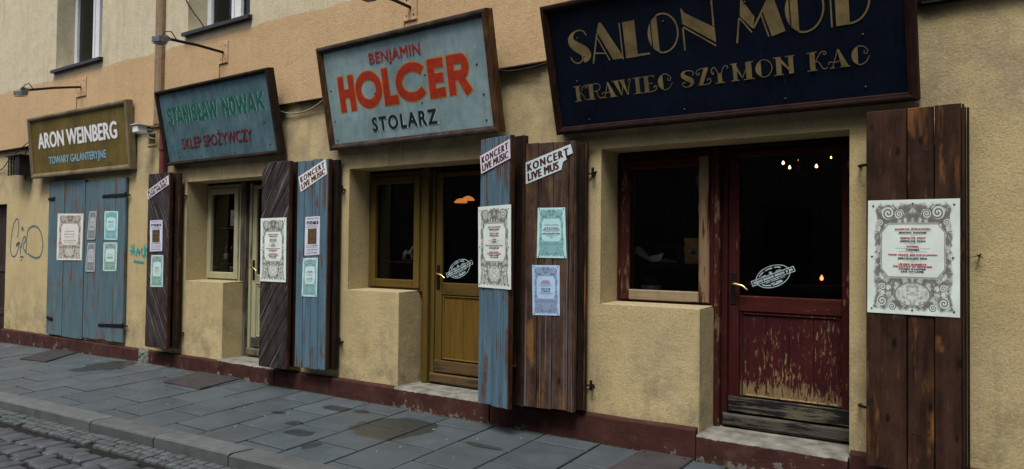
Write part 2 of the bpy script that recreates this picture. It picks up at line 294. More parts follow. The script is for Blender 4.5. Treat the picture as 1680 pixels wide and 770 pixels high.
MAT = dict(
 wall=plaster('ochre_render'), upper=plaster('banded_render', True), plinth=plinth_mat('maroon_plinth'), step=plinth_mat('maroon_step', True),
 blue=peeled('blue_paint', (.064, .125, .176), (.108, .195, .265), (.15, .075, .042), .440, 'z', (.085, .145, .19)),
 blue2=peeled('grey_blue_paint', (.072, .130, .165), (.115, .190, .232), (.20, .10, .05), .44, 'z', (.075, .13, .15)),
 dark_dr=stained('dark_boards_rising', (.028, .022, .022), (.062, .052, .052), (.10, .09, .088), .60, 'dr', (.26, .25, .25)),
 dark_dl=stained('dark_boards_falling', (.028, .022, .022), (.062, .052, .052), (.10, .09, .088), .60, 'dl', (.26, .25, .25)),
 brown=stained('brown_stain', (.030, .015, .010), (.066, .033, .021), (.28, .125, .03), .535, 'z'),
 brown2=stained('grey_brown_stain', (.050, .030, .022), (.115, .072, .052), (.28, .135, .035), .53, 'z', (.15, .20, .24)),
 edge=stained('raw_edge', (.035, .016, .009), (.085, .036, .016), (.15, .06, .02), .55, 'z'),
 back=stained('shutter_back', (.016, .010, .008), (.035, .021, .015), (.06, .03, .015), .6, 'z'),
 cream=peeled('cream_paint', (.30, .30, .19), (.40, .39, .25), (.16, .13, .09), .40, 'z'),
 creamx=peeled('cream_paint_rail', (.30, .30, .19), (.40, .39, .25), (.16, .13, .09), .43, 'x'),
 weath=peeled('weathered_boards', (.10, .10, .07), (.15, .14, .105), (.07, .06, .048), .5, 'z'),
 ochre=peeled('ochre_paint', (.085, .058, .012), (.125, .085, .018), (.05, .04, .016), .37, 'z', (.09, .06, .014)),
 ochrex=peeled('ochre_paint_rail', (.080, .052, .012), (.115, .076, .017), (.05, .04, .016), .37, 'x'),
 ochre_door=peeled('ochre_door_paint', (.105, .062, .010), (.150, .090, .015), (.035, .045, .024), .385, 'z', (.12, .075, .015)),
 kick2=peeled('dull_kickboard', (.08, .052, .022), (.11, .07, .03), (.05, .045, .035), .48, 'x'),
 red=peeled('oxblood_paint', (.036, .006, .006), (.060, .010, .009), (.20, .14, .08), .402, 'z', (.024, .005, .007), flk=3.2, gs=(9, 9, 2.6)),
 redworn=peeled('worn_oxblood_rail', (.040, .010, .008), (.070, .018, .013), (.20, .13, .07), .455, 'z', (.03, .008, .007), flk=3.2, gs=(9, 9, 2.6)),
 redx=peeled('oxblood_paint_rail', (.052, .010, .008), (.080, .015, .012), (.22, .155, .085), .408, 'x', (.034, .007, .007), flk=3, gs=(2.5, 9, 9)),
 red_panel=peeled('flaking_oxblood_panel', (.036, .006, .007), (.062, .011, .011), (.27, .20, .10), .425, 'z', (.020, .005, .012), low=(.49, .66, .13), flk=5.5, gs=(9, 9, 2.0)),
 bare=peeled('bare_wood', (.17, .11, .06), (.26, .175, .10), (.06, .018, .012), .47, 'z', (.24, .17, .10)),
 barex=peeled('bare_wood_rail', (.22, .17, .105), (.31, .25, .16), (.08, .04, .022), .45, 'x'),
 burnt=peeled('dark_weatherboard', (.008, .008, .010), (.020, .018, .022), (.15, .135, .095), .475, 'x', (.014, .012, .016), flk=3.5),
 burnt2=peeled('grey_weatherboard', (.050, .045, .037), (.085, .078, .065), (.016, .014, .013), .48, 'x', flk=3.5),
 iron=plain('black_iron', (.018, .017, .018), .5, .6), galv=plain('grey_lamp_metal', (.16, .18, .21), .45, .5), brass=plain('brass', (.75, .58, .25), .25, 1.0, .1),
 plate=plain('painted_plate', (.50, .34, .19), .7), pipe=plain('brown_pipe', (.24, .165, .10), .6), pipe2=plain('maroon_pipe', (.13, .035, .028), .55),
 sill=plain('dark_metal_sill', (.030, .027, .032), .4, .3), white=plain('white_window_frame', (.62, .66, .70), .4, 0, .08), offwhite=plain('white_plastic', (.75, .77, .76), .45, 0, .1),
 black=plain('black_paint', (.012, .012, .013), .6), frame_dark=stained('dark_sign_frame', (.020, .014, .012), (.045, .032, .026), (.08, .05, .03), .6, 'x'),
 frame_wood=stained('worn_sign_frame', (.035, .026, .024), (.095, .072, .062), (.15, .12, .10), .56, 'x'), frame_woodz=stained('worn_sign_stile', (.05, .026, .014), (.14, .070, .030), (.22, .12, .05), .55, 'z'),
 frame_red=stained('mahogany_frame', (.014, .007, .006), (.032, .014, .011), (.055, .024, .018), .6, 'x'), frame_redz=stained('mahogany_stile', (.018, .007, .006), (.045, .018, .012), (.08, .03, .02), .56, 'z'),
 olive=board_mat('olive_board', (.105, .078, .018), (.145, .108, .030), (.04, .032, .012), .45), olive_f=board_mat('olive_moulding', (.15, .12, .065), (.22, .18, .11), (.05, .04, .02), .5),
 teal=board_mat('slate_blue_board', (.075, .150, .185), (.110, .205, .245), (.03, .055, .06), .6), sky=board_mat('pale_blue_board', (.215, .325, .355), (.270, .390, .420), (.10, .16, .17), .5),
 navy=board_mat('navy_board', (.001, .003, .011), (.002, .007, .021), (.001, .002, .004), .4, .45),
 t_white=plain('white_lettering', (.78, .80, .82), .5, 0, .08), t_lblue=plain('light_blue_lettering', (.22, .46, .58), .5, 0, .15), t_green=plain('green_lettering', (.008, .13, .085), .5, 0, .3), t_shadow=plain('pale_letter_edge', (.42, .60, .62), .5, 0, .2),
 t_red=plain('dark_red_lettering', (.17, .012, .02), .5, 0, .3), t_red2=plain('red_lettering', (.33, .03, .025), .5, 0, .3), t_orange=plain('red_orange_lettering', (.37, .032, .012), .5, 0, .25), t_yel=plain('orange_outline', (.52, .22, .03), .5, 0, .15),
 t_black=plain('black_lettering', (.012, .014, .016), .5), t_gold=plain('faded_gold_lettering', (.20, .155, .068), .5, 0, .35, 9), ink=plain('ink', (.02, .018, .02), .6), ink_red=plain('red_ink', (.5, .03, .04), .6), ink_dark=plain('maroon_ink', (.055, .012, .015), .6), ink_grey=plain('grey_ink', (.22, .22, .22), .6),
 paper=plain('white_card', (.72, .74, .72), .6, 0, .06), paper_v=plain('lilac_card', (.66, .64, .72), .6, 0, .06), paper_b=plain('bluish_card', (.55, .68, .70), .6, 0, .06),
 p_sepia=paper_mat('sepia_menu_print', (.76, .88, .83), (.048, .028, .016), dens=.46), p_sepia2=paper_mat('brown_menu_print', (.78, .78, .72), (.085, .050, .032), dens=.46), p_teal=paper_mat('teal_menu_print', (.55, .82, .85), (.05, .10, .10), (.10, .32, .34)),
 p_green=paper_mat('green_menu_print', (.58, .82, .78), (.035, .08, .065), (.08, .28, .22)), p_grey=paper_mat('grey_menu_print', (.48, .52, .55), (.06, .065, .07), (.14, .15, .17)), p_violet=paper_mat('lilac_menu_print', (.46, .68, .98), (.07, .08, .13), (.16, .20, .33)), p_aqua=paper_mat('aqua_menu_print', (.50, .84, .88), (.05, .12, .12), (.10, .34, .36)),
 photo=plain('brown_photo_print', (.10, .07, .03), .5, 0, .8, 40), lilac=plain('lilac_paper', (.64, .68, .84), .6, 0, .06),
 slab=slab_mat(), kerb=stone_mat('granite_kerb', (.080, .092, .095), (.125, .139, .141), .7, 55), cob=stone_mat('basalt_cobble', (.045, .053, .064), (.088, .102, .120), .48, 60, .5), sett=stone_mat('grey_sett', (.060, .073, .078), (.100, .117, .122), .65, 60, .4),
 joint=plain('joint_sand', (.008, .008, .007), .95, 0, .5, 60), grate=stone_mat('rusty_plate', (.030, .026, .029), (.052, .046, .050), .75, 110),
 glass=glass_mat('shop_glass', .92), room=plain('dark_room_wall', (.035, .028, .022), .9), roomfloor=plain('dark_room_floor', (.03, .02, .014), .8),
 bottle=plain('dark_bottle', (.010, .014, .010), .15, 0, .2, 20, .6), label=plain('bottle_label', (.8, .8, .76), .6), tin=plain('red_tin', (.42, .06, .03), .5), jar=plain('amber_jar', (.30, .22, .08), .3), box=plain('ochre_box', (.50, .28, .07), .7), hat=plain('pale_hat_band', (.70, .80, .86), .7), felt=plain('dark_felt', (.03, .028, .028), .9),
 linen=plain('linen_bust', (.60, .50, .27), .9), bulb=emit('bulb', (1.0, .50, .20), 4), redbulb=emit('candle_glow', (1.0, .16, .05), 2.2), copper=emit('lit_copper_shade', (.75, .26, .05), .33),
 spray_b=plain('blue_spray', (.075, .14, .17), .6), spray_t=plain('teal_spray', (.03, .30, .29), .6), wire=plain('grey_cable', (.30, .27, .23), .6), sticker=plain('pale_sticker_print', (.50, .66, .70), .5), nail=plain('nail_head', (.02, .02, .02), .4),
 opp=plain('far_side_render', (.23, .20, .16), .9), dirt=plain('moss_dirt', (.05, .05, .025), .95, 0, .5, 80), chipc=plain('broken_concrete', (.15, .165, .15), .9, 0, .3, 30),
)

# ------------------------------------------------------------ object helpers
ORG = {}
def link(o, parent=None):
    COL.objects.link(o)
    if parent is not None: o.parent = parent
    return o
def tag(o, label=None, cat=None, group=None, kind=None):
    for k, v in (('label', label), ('category', cat), ('group', group), ('kind', kind)):
        if v: o[k] = v
    return o
def thing(name, loc, label, cat, group=None):
    o = bpy.data.objects.new(name, None); o.empty_display_size = .1; link(o); o.location = loc; ORG[o] = V(loc); return tag(o, label, cat, group)
def org(o):
    return ORG.get(o, V((0, 0, 0)))
class MB:
    def __init__(s): s.v = []; s.f = []; s.mi = []; s.sm = []
    def add(s, vs, fs, smooth=False):
        b = len(s.v); s.v += [V(p) for p in vs]; s.f += [tuple(b+i for i in f) for f in fs]; s.sm += [smooth]*len(fs); return s
    def box(s, x0, x1, y0, y1, z0, z1):
        x0, x1 = min(x0, x1), max(x0, x1); y0, y1 = min(y0, y1), max(y0, y1); z0, z1 = min(z0, z1), max(z0, z1)
        return s.add([(x0, y0, z0), (x1, y0, z0), (x1, y1, z0), (x0, y1, z0), (x0, y0, z1), (x1, y0, z1), (x1, y1, z1), (x0, y1, z1)],
                     [(0, 3, 2, 1), (4, 5, 6, 7), (0, 1, 5, 4), (1, 2, 6, 5), (2, 3, 7, 6), (3, 0, 4, 7)])
    def cbox(s, x0, x1, y0, y1, z0, z1, c=.004):   # box whose street side (low y) has chamfered arrises
        poly = [(x0, z0), (x1, z0), (x1, z1), (x0, z1)]
        return s.plate(lambda u, v, n: V((u, y1-n, v)), poly, y1-y0, c)
    def plate(s, T, poly, t, c=.003):
        """convex polygon (u,v, counter-clockwise) from n=0 to n=t, front edge chamfered by c; T maps (u,v,n)"""
        n = len(poly); ins = inset(poly, c)
        vs = [T(u, v, 0) for u, v in poly] + [T(u, v, t-c) for u, v in poly] + [T(u, v, t) for u, v in ins]
        fs = [tuple(range(n-1, -1, -1)), tuple(range(2*n, 3*n))]
        for i in range(n):
            j = (i+1) % n
            fs += [(i, j, n+j, n+i), (n+i, n+j, 2*n+j, 2*n+i)]
        return s.add(vs, fs)
    def tube(s, pts, r, k=8, cap=True):
        pts = [V(p) for p in pts]; rs = r if isinstance(r, (list, tuple)) else [r]*len(pts); rings = []; ref = None
        for i, p in enumerate(pts):
            d = (pts[min(i+1, len(pts)-1)] - pts[max(i-1, 0)]).normalized()
            a = d.orthogonal().normalized() if ref is None else (ref - d*ref.dot(d)).normalized(); ref = a; b = d.cross(a)
            rings.append([p + (a*cos(2*pi*j/k) + b*sin(2*pi*j/k))*rs[i] for j in range(k)])
        vs = [q for R in rings for q in R]; fs = []
        for i in range(len(pts)-1):
            for j in range(k):
                fs.append((i*k+j, i*k+(j+1) % k, (i+1)*k+(j+1) % k, (i+1)*k+j))
        s.add(vs, fs, True)
        if cap: s.add(rings[0], [tuple(range(k-1, -1, -1))]); s.add(rings[-1], [tuple(range(k))])
        return s
    def lathe(s, c, prof, k=16, ax=V((0, 0, 1))):
        c = V(c); a = ax.orthogonal().normalized(); b = ax.cross(a); vs = []; fs = []
        for (r, h) in prof: vs += [c + ax*h + (a*cos(2*pi*j/k)+b*sin(2*pi*j/k))*r for j in range(k)]
        for i in range(len(prof)-1):
            for j in range(k): fs.append((i*k+j, i*k+(j+1) % k, (i+1)*k+(j+1) % k, (i+1)*k+j))
        return s.add(vs, fs, True)
    def obox(s, c, ax, ay, az, hx, hy, hz):
        c, ax, ay, az = V(c), V(ax), V(ay), V(az); vs = []
        for sz in (-1, 1):
            for sx, sy in ((-1, -1), (1, -1), (1, 1), (-1, 1)): vs.append(c+ax*hx*sx+ay*hy*sy+az*hz*sz)
        return s.add(vs, [(0, 3, 2, 1), (4, 5, 6, 7), (0, 1, 5, 4), (1, 2, 6, 5), (2, 3, 7, 6), (3, 0, 4, 7)])
    def build(s, name, mat, parent=None, o=None, uv=None):
        o = org(parent) if o is None else V(o)
        me = bpy.data.meshes.new(name); me.from_pydata([tuple(p-o) for p in s.v], [], s.f); me.materials.append(mat)
        for p, q in zip(me.polygons, s.sm): p.use_smooth = q
        if uv:
            l = me.uv_layers.new(name='uv')
            for i, lp in enumerate(me.loops): l.data[i].uv = uv[lp.vertex_index]
        me.update(); ob = bpy.data.objects.new(name, me); link(ob, parent); ORG[ob] = o
        if parent is None: ob.location = o
        return ob
def inset(poly, c):
    n = len(poly); out = []
    cx = sum(p[0] for p in poly)/n; cy = sum(p[1] for p in poly)/n
    for i in range(n):
        p0, p1, p2 = V(poly[i-1]), V(poly[i]), V(poly[(i+1) % n])
        d1 = (p1-p0); d2 = (p2-p1)
        if d1.length < 1e-6 or d2.length < 1e-6: out.append(tuple(p1)); continue
        d1.normalize(); d2.normalize(); n1 = V((-d1.y, d1.x)); n2 = V((-d2.y, d2.x))
        if n1.dot(V((cx, cy))-p1) < 0: n1 = -n1
        if n2.dot(V((cx, cy))-p1) < 0: n2 = -n2
        k = 1+n1.dot(n2); q = p1+(n1+n2)*(c/max(k, .3)); out.append((q.x, q.y))
    return out
def clip(poly, a, b, c):        # keep a*u+b*v<=c
    out = []
    for i in range(len(poly)):
        p, q = poly[i], poly[(i+1) % len(poly)]; dp = a*p[0]+b*p[1]-c; dq = a*q[0]+b*q[1]-c
        if dp <= 0: out.append(p)
        if dp*dq < 0: t = dp/(dp-dq); out.append((p[0]+(q[0]-p[0])*t, p[1]+(q[1]-p[1])*t))
    res = []
    for p in out:
        if not res or (abs(p[0]-res[-1][0])+abs(p[1]-res[-1][1])) > 1e-4: res.append(p)
    if len(res) > 1 and (abs(res[0][0]-res[-1][0])+abs(res[0][1]-res[-1][1])) < 1e-4: res.pop()
    return res

# lettering --------------------------------------------------
def text_mesh(body, bold=0.0, spacing=1.0, shear=0.0, res=3):
    c = bpy.data.curves.new('lettering', 'FONT'); c.body = body; c.offset = bold; c.space_character = spacing; c.shear = shear; c.resolution_u = res
    o = bpy.data.objects.new('lettering', c); COL.objects.link(o); bpy.context.view_layer.update()
    dg = bpy.context.evaluated_depsgraph_get(); me = bpy.data.meshes.new_from_object(o.evaluated_get(dg))
    vs = [tuple(v.co) for v in me.vertices]; fs = [tuple(p.vertices) for p in me.polygons]
    bpy.data.objects.remove(o); bpy.data.meshes.remove(me); bpy.data.curves.remove(c); return vs, fs
CAPH = max(v[1] for v in text_mesh('H')[0])
def put_text(name, mat, parent, T, body, u0, u1, v0, v1, n=.002, bold=0.0, spacing=1.0, shear=0.0, res=3, mb=None, capbody=None, fat=0.0):
    """T(u,v,n)->world; the ink box of body is fitted to the given rectangle"""
    vs, fs = text_mesh(body, 0.0, spacing, shear, res)
    if not vs: return None
    x0 = min(v[0] for v in vs); x1 = max(v[0] for v in vs)
    ys = [0.0, CAPH] if all(ch < '\u0500' for ch in body) else [v[1] for v in vs]
    y0, y1 = min(ys), max(ys)
    m = mb or MB(); sh = [(0, 0)] if not fat else [(-fat, 0), (fat, 0), (0, fat*.6), (0, -fat*.6), (0, 0)]
    u0 += fat; u1 -= fat; v0 += fat*.6; v1 -= fat*.6
    for q, (du, dv) in enumerate(sh): m.add([T(u0+du+(a-x0)/(x1-x0)*(u1-u0), v0+dv+(b-y0)/(y1-y0)*(v1-v0), n+q*.00012) for a, b, _ in vs], fs)
    return m if mb is not None else m.build(name, mat, parent)
def rib(m, T, pts, wd, n, closed=False, ext=0.0):
    P = [V(p) for p in pts]; k = len(P); L = []; R = []
    if ext and not closed:
        P[0] = P[0]-(P[1]-P[0]).normalized()*ext; P[-1] = P[-1]+(P[-1]-P[-2]).normalized()*ext
    for i in range(k):
        a = P[(i-1) % k] if (closed or i > 0) else P[i]; b = P[(i+1) % k] if (closed or i < k-1) else P[i]
        d1 = (P[i]-a); d2 = (b-P[i]); d = ((d1.normalized() if d1.length > 0 else V((0, 0)))+(d2.normalized() if d2.length > 0 else V((0, 0)))).normalized()
        nn = V((-d.y, d.x)); ww = (wd[i] if isinstance(wd, (list, tuple)) else wd)/2
        if d1.length > 0 and d2.length > 0: ww /= max(.5, d.dot(d2.normalized()))
        L.append(P[i]+nn*ww); R.append(P[i]-nn*ww)
    vs = [T(p.x, p.y, n) for p in R]+[T(p.x, p.y, n) for p in L]
    fs = [(i, (i+1) % k, k+(i+1) % k, k+i) for i in range(k if closed else k-1)]
    m.add(vs, fs)
def poly2(m, T, pts, n):
    m.add([T(a, b, n) for a, b in pts], [tuple(range(len(pts)))])
def arc(cx, cy, rx, ry, a0, a1, k=14):
    return [(cx+rx*cos(radians(a0+(a1-a0)*i/k)), cy+ry*sin(radians(a0+(a1-a0)*i/k))) for i in range(k+1)]
def smooth(pts, it=2):
    for _ in range(it):
        q = [pts[0]]
        for a, b in zip(pts, pts[1:]): q += [(a[0]*.75+b[0]*.25, a[1]*.75+b[1]*.25), (a[0]*.25+b[0]*.75, a[1]*.25+b[1]*.75)]
        q.append(pts[-1]); pts = q
    return pts

# ------------------------------------------------------------ ground
def gz(x, y): return .045 + .045*y + min(0, (x+10)*.02)
def kin(x): return -1.90 + .05*(x+9.66)
def kout(x): return kin(x)-.215
XG0, XG1 = -17.0, 1.6
base = MB(); base.add([(-80, -60, -.30), (80, -60, -.30), (80, 1, -.30), (-80, 1, -.30)], [(0, 1, 2, 3)])
for i in range(40):
    x0 = -18+i*.5; x1 = x0+.5; z = lambda x: -.125+min(0, (x+10)*.02)-.026
    base.add([(x0, -14, z(x0)), (x1, -14, z(x1)), (x1, kout(x1)+.03, z(x1)), (x0, kout(x0)+.03, z(x0))], [(0, 1, 2, 3)])
road = tag(base.build('road', MAT['joint']), kind='structure')
pv = MB()
for i in range(38):
    x0 = XG0+i*.5; x1 = x0+.5
    pv.add([(x0, kin(x0)-.0, gz(x0, kin(x0))-.014), (x1, kin(x1), gz(x1, kin(x1))-.014), (x1, .02, gz(x1, 0)-.014), (x0, .02, gz(x0, 0)-.014)], [(0, 1, 2, 3)])
pavement = tag(pv.build('pavement', MAT['joint']), kind='structure')
rs = random.Random(3)
hatches = [[(32, 583), (103, 569), (145, 575), (75, 590)], [(268, 626), (340, 611), (398, 624), (328, 638)], [(985, 775), (1056, 741.5), (1140, 757), (1080, 795)]]
def xj(k, y): return -2.98-.531*k - .085*(y/-1.7)*-1*1.0
for k in range(-8, 27):
    shift = -.30+(-2.98-.531*k+3.5)*.03 + (0 if k % 2 == 0 else -.30); ys = [-.045]; y = shift
    while y > -2.3:
        if y < -.12: ys.append(y+rs.uniform(-.02, .02))
        y -= .61
    for a, b in zip(ys, ys[1:]+[-3]):
        g = .011
        def X(kk, yy): return -2.98-.531*kk + .085*(-yy/1.7)*1.0
        xr, xl = X(k, 0), X(k+1, 0); xm = (xr+xl)/2
        yb = max(b, kin(xm)+.006); 
        if a-yb < .06: continue
        pts = [(X(k+1, yb)+g, (yb if b > kin(xm) else kin(xl)+.008)+ (g if b > kin(xm) else 0)), (X(k, yb)-g, (yb if b > kin(xm) else kin(xr)+.008)+(g if b > kin(xm) else 0)), (X(k, a)-g, a-g), (X(k+1, a)+g, a-g)]
        dz = rs.uniform(-.002, .002); tx, ty = rs.uniform(-.004, .004), rs.uniform(-.003, .003)
        m = MB(); m.plate(lambda u, v, n, xm=xm, a=a: V((u, v, gz(u, v)-.06+n+dz+tx*(u-xm)+ty*(v-a))), pts, .06, .004)
        m.build('slab', MAT['slab'], pavement)
# kerb stones
kerb = MB()
kerb.add([(XG0, kout(XG0)+.02, -.2), (XG1, kout(XG1)+.02, -.2), (XG1, kin(XG1)-.01, -.2), (XG0, kin(XG0)-.01, -.2)], [(0, 1, 2, 3)])
kerb = tag(kerb.build('kerb', MAT['joint']), kind='structure')
x = -8.35-1.02*8
while x < XG1:
    L = 1.02+rs.uniform(-.02, .02); x1 = x+L; g = .009; dz = rs.uniform(-.005, .004)
    m = MB(); xs = [x+g, x+g+.02, (x+x1)/2, x1-g-.02, x1-g]; prof = []
    vs = []; fs = []
    for i, xx in enumerate(xs):
        e = .006 if i in (0, 4) else 0; e *= 1.6
        z = gz(xx, kin(xx))+.004+dz-e; j = rs.uniform(-.003, .003)
        yo = kout(xx)+j; yi = kin(xx)
        sk = -.10*0
        vs += [(xx-.03, yo, -.24), (xx-.03, yo-.004, z-.022), (xx-.027, yo+.007, z-.006), (xx-.022, yo+.024, z), (xx, yi-.010, z+.003), (xx, yi-.003, z-.004), (xx, yi-.003, -.24)]
    for i in range(4):
        for q in range(6): fs.append((i*7+q, (i+1)*7+q, (i+1)*7+q+1, i*7+q+1))
    fs += [tuple(range(6, -1, -1)), tuple(range(28, 35))]
    m.add(vs, fs); m.build('kerb_stone', MAT['kerb'], kerb); x = x1
# cobbles: a dozen shapes shared by all
def stone_mesh(name, lx, ly, h, mat, r, dome):
    m = MB(); pts = []; 
    for a in range(12):
        t = 2*pi*a/12; ex = .32
        cx = abs(cos(t))**ex*(1 if cos(t) > 0 else -1); cy = abs(sin(t))**ex*(1 if sin(t) > 0 else -1)
        pts.append((cx*lx/2*(1+r.uniform(-.09, .09)), cy*ly/2*(1+r.uniform(-.07, .07))))
    tx, ty = r.uniform(-.035, .035), r.uniform(-.02, .02); vs = []
    for sc, z in ((1.0, -h), (1.0, -.020), (.975, -.008), (.90, -.001), (.55, dome)):
        vs += [(a*sc+0, b*sc, z+tx*a+ty*b+r.uniform(-.0015, .0015)) for a, b in pts]
    vs.append((0, 0, dome*1.1)); fs = []
    for i in range(4):
        for q in range(12): fs.append((i*12+q, i*12+(q+1) % 12, (i+1)*12+(q+1) % 12, (i+1)*12+q))
    for q in range(12): fs.append((48+q, 48+(q+1) % 12, 60))
    me = bpy.data.meshes.new(name); me.from_pydata(vs, [], fs); me.materials.append(mat)
    for p in me.polygons: p.use_smooth = True
    return me
rc = random.Random(11)
cobm = [stone_mesh('cobble', .133*rc.uniform(.92, 1.04), .238*rc.uniform(.84, 1.04), .07, MAT['cob'], rc, .005) for _ in range(14)]
setm = [stone_mesh('sett', .088*rc.uniform(.85, 1.06), .076*rc.uniform(.9, 1.05), .05, MAT['sett'], rc, .002) for _ in range(10)]
def rz(x, y): return -.125+min(0, (x+10)*.02)
spots = []
x = -14.5
while x < -1.5:
    yy = kout(x)-.30-rc.uniform(0, .12)
    while yy > -4.1:
        ln = .235*rc.uniform(.93, 1.10); spots.append((x+rc.uniform(-.008, .008)-.06*(yy+2.3)*-1, yy-ln/2, ln)); yy -= ln+.012
    x += .142
spots.sort(key=lambda s: ((V((s[0], s[1], -.13))-CAM).length + (0 if abs((rt.dot(V((s[0], s[1], -.13))-CAM)/max(.1, fw.dot(V((s[0], s[1], -.13))-CAM)))) < .72 and up.dot(V((s[0], s[1], -.13))-CAM)/max(.1, fw.dot(V((s[0], s[1], -.13))-CAM)) > -.345 else 20)))
far = MB()
def place(mesh, name, p, sx, sy, rot, keep):
    if keep:
        o = bpy.data.objects.new(name, mesh); link(o, road); o.location = p; o.rotation_euler = (0, 0, rot); o.scale = (sx, sy, 1); return
    M = Matrix.Translation(p) @ Matrix.Rotation(rot, 4, 'Z') @ Matrix.Diagonal((sx, sy, 1, 1))
    far.add([M @ v.co for v in mesh.vertices], [tuple(q.vertices) for q in mesh.polygons], True)
for i, (x, y, ln) in enumerate(spots):
    me = rc.choice(cobm); place(me, 'cobble', V((x, y, rz(x, y)+rc.uniform(-.006, .006))), 1.0, ln/.235, rc.uniform(-.05, .05)+(pi if rc.random() < .5 else 0), i < 296)
far.build('cobbles', MAT['cob'], road)['kind'] = 'stuff'
far = MB(); sp = []
x = -14.0
while x < -2.5:
    for r in range(3):
        if r == 2 and rc.random() < .12: continue
        sp.append((x+r*.03+rc.uniform(-.008, .008), kout(x)-.055-r*.088+rc.uniform(-.006, .006)))
    x += .097
sp.sort(key=lambda s: (V((s[0], s[1], 0))-V((-7, -2.2, 0))).length)
for i, (x, y) in enumerate(sp): place(rc.choice(setm), 'sett', V((x, y, rz(x, y)+.0+rc.uniform(-.003, .003))), 1.0, 1.0, .05+rc.uniform(-.08, .08), i < 270)
far.build('setts', MAT['sett'], road)['kind'] = 'stuff'

# cellar plates lying in the pavement
hl = ['rust brown metal plate set in the pavement under the blue closed shutters', 'rust brown metal plate set in the pavement before the cream door', 'rust brown metal plate set in the pavement before the oxblood red door']
for hp, lb in zip(hatches, hl):
    P = []
    for (a, b) in hp:
        d = ray(a, b); t = (.03-CAM_H)/d.z; q = CAM+d*t; P.append((q.x, min(q.y, -.06)))
    cx = sum(p[0] for p in P)/4; cy = sum(p[1] for p in P)/4
    T = lambda u, v, n: V((u, v, gz(u, v)+.002+n))
    t = thing('cellar_plate', (cx, cy, gz(cx, cy)), lb, 'metal plate', 'plates over the cellar hatches')
    Q = P[::-1] if sum((P[i][0]*P[(i+1) % 4][1]-P[(i+1) % 4][0]*P[i][1]) for i in range(4)) < 0 else P
    m = MB(); m.plate(T, Q, .016, .004); m.build('plate', MAT['grate'], t)
    m = MB()
    for (u, v) in inset(Q, .05): m.lathe(V((u, v, gz(u, v)+.0185)), [(.012, 0), (.010, .004), (.0001, .005)], 8)
    m.build('bolt', MAT['iron'], t)['kind'] = 'stuff'

# ------------------------------------------------------------ the building
bld = thing('townhouse', (-6, 0, 0), 'ochre and orange rendered house front with four old shops at street level', 'building')
def wallgrid(m, xs, zs, hole, y0, depth, edge_skip=()):
    nx, nz = len(xs)-1, len(zs)-1; H = [[hole((xs[i]+xs[i+1])/2, (zs[j]+zs[j+1])/2) for j in range(nz)] for i in range(nx)]
    for i in range(nx):
        for j in range(nz):
            a, b, c, d = xs[i], xs[i+1], zs[j], zs[j+1]
            if not H[i][j]:
                m.add([(a, y0, c), (b, y0, c), (b, y0, d), (a, y0, d)], [(0, 1, 2, 3)])
                dd = depth
                if i+1 < nx and H[i+1][j]: m.add([(b, y0, c), (b, dd, c), (b, dd, d), (b, y0, d)], [(0, 1, 2, 3)])
                if i > 0 and H[i-1][j]: m.add([(a, dd, c), (a, y0, c), (a, y0, d), (a, dd, d)], [(0, 1, 2, 3)])
                if j+1 < nz and H[i][j+1]: m.add([(a, y0, d), (b, y0, d), (b, dd, d), (a, dd, d)], [(0, 1, 2, 3)])
                if j > 0 and H[i][j-1]: m.add([(a, dd, c), (b, dd, c), (b, y0, c), (a, y0, c)], [(0, 1, 2, 3)])
FR = [dict(x0=-9.13, xs=-8.30, x1=-7.20, xw=-8.41, xd=-8.21), dict(x0=-6.06, xs=-5.31, x1=-4.12, xw=-5.29, xd=-5.13), dict(x0=-3.02, xs=-2.16, x1=-1.10, xw=-2.19, xd=-2.06)]
ZL, ZS, ZT = 2.46, 1.17, .2      # lintel, window sill block, door step
UW = [(-17.3, -15.52, 4.42), (-12.82, -11.36, 4.42), (-9.10, -7.78, 4.42)]
def hole_low(x, z):
    for f in FR:
        if f['x0'] < x < f['x1'] and z < ZL and (x > f['xs'] or z > ZS): return True
    return -10.09 < x < -9.90 and 3.02 < z < 3.16 or (x < -14.66 and x > -15.9 and z < 2.33)
xs = sorted({-20, 4, -10.09, -9.90, -14.66, -15.9} | {f[k] for f in FR for k in ('x0', 'xs', 'x1')}); zs = [-.2, ZS, 2.33, ZL, 3.02, 3.16, 3.262]
m = MB(); wallgrid(m, xs, zs, hole_low, 0.0, .34)
m.build('lower_wall', MAT['wall'], bld)
def hole_up(x, z): return any(a < x < b and z > c for a, b, c in UW)
xs = sorted({-20, 4} | {a for q in UW for a in q[:2]}); zs = [3.262, 4.42, 6.1, 9.5]
m = MB(); wallgrid(m, xs, [3.262, 4.42, 6.1], hole_up, -.055, .30)
m.box(-20, 4, -.055, .3, 6.1, 9.5)
m.add([(-20, -.055, 3.262), (4, -.055, 3.262), (4, .0, 3.262), (-20, .0, 3.262)], [(3, 2, 1, 0)])
m.build('upper_wall', MAT['upper'], bld)
# thin sagging edge strip below the band
m = MB()
es = plain('dark_edge_strip', (.05, .034, .024), .8)
for a, b in ((-20, -9.99), (-9.74, -7.1), (-6.9, -3.6), (-.66, 4)):
    m = MB(); m.box(a, b, -.070, -.0, 3.248, 3.258); m.build('band_edge_strip', es, bld)
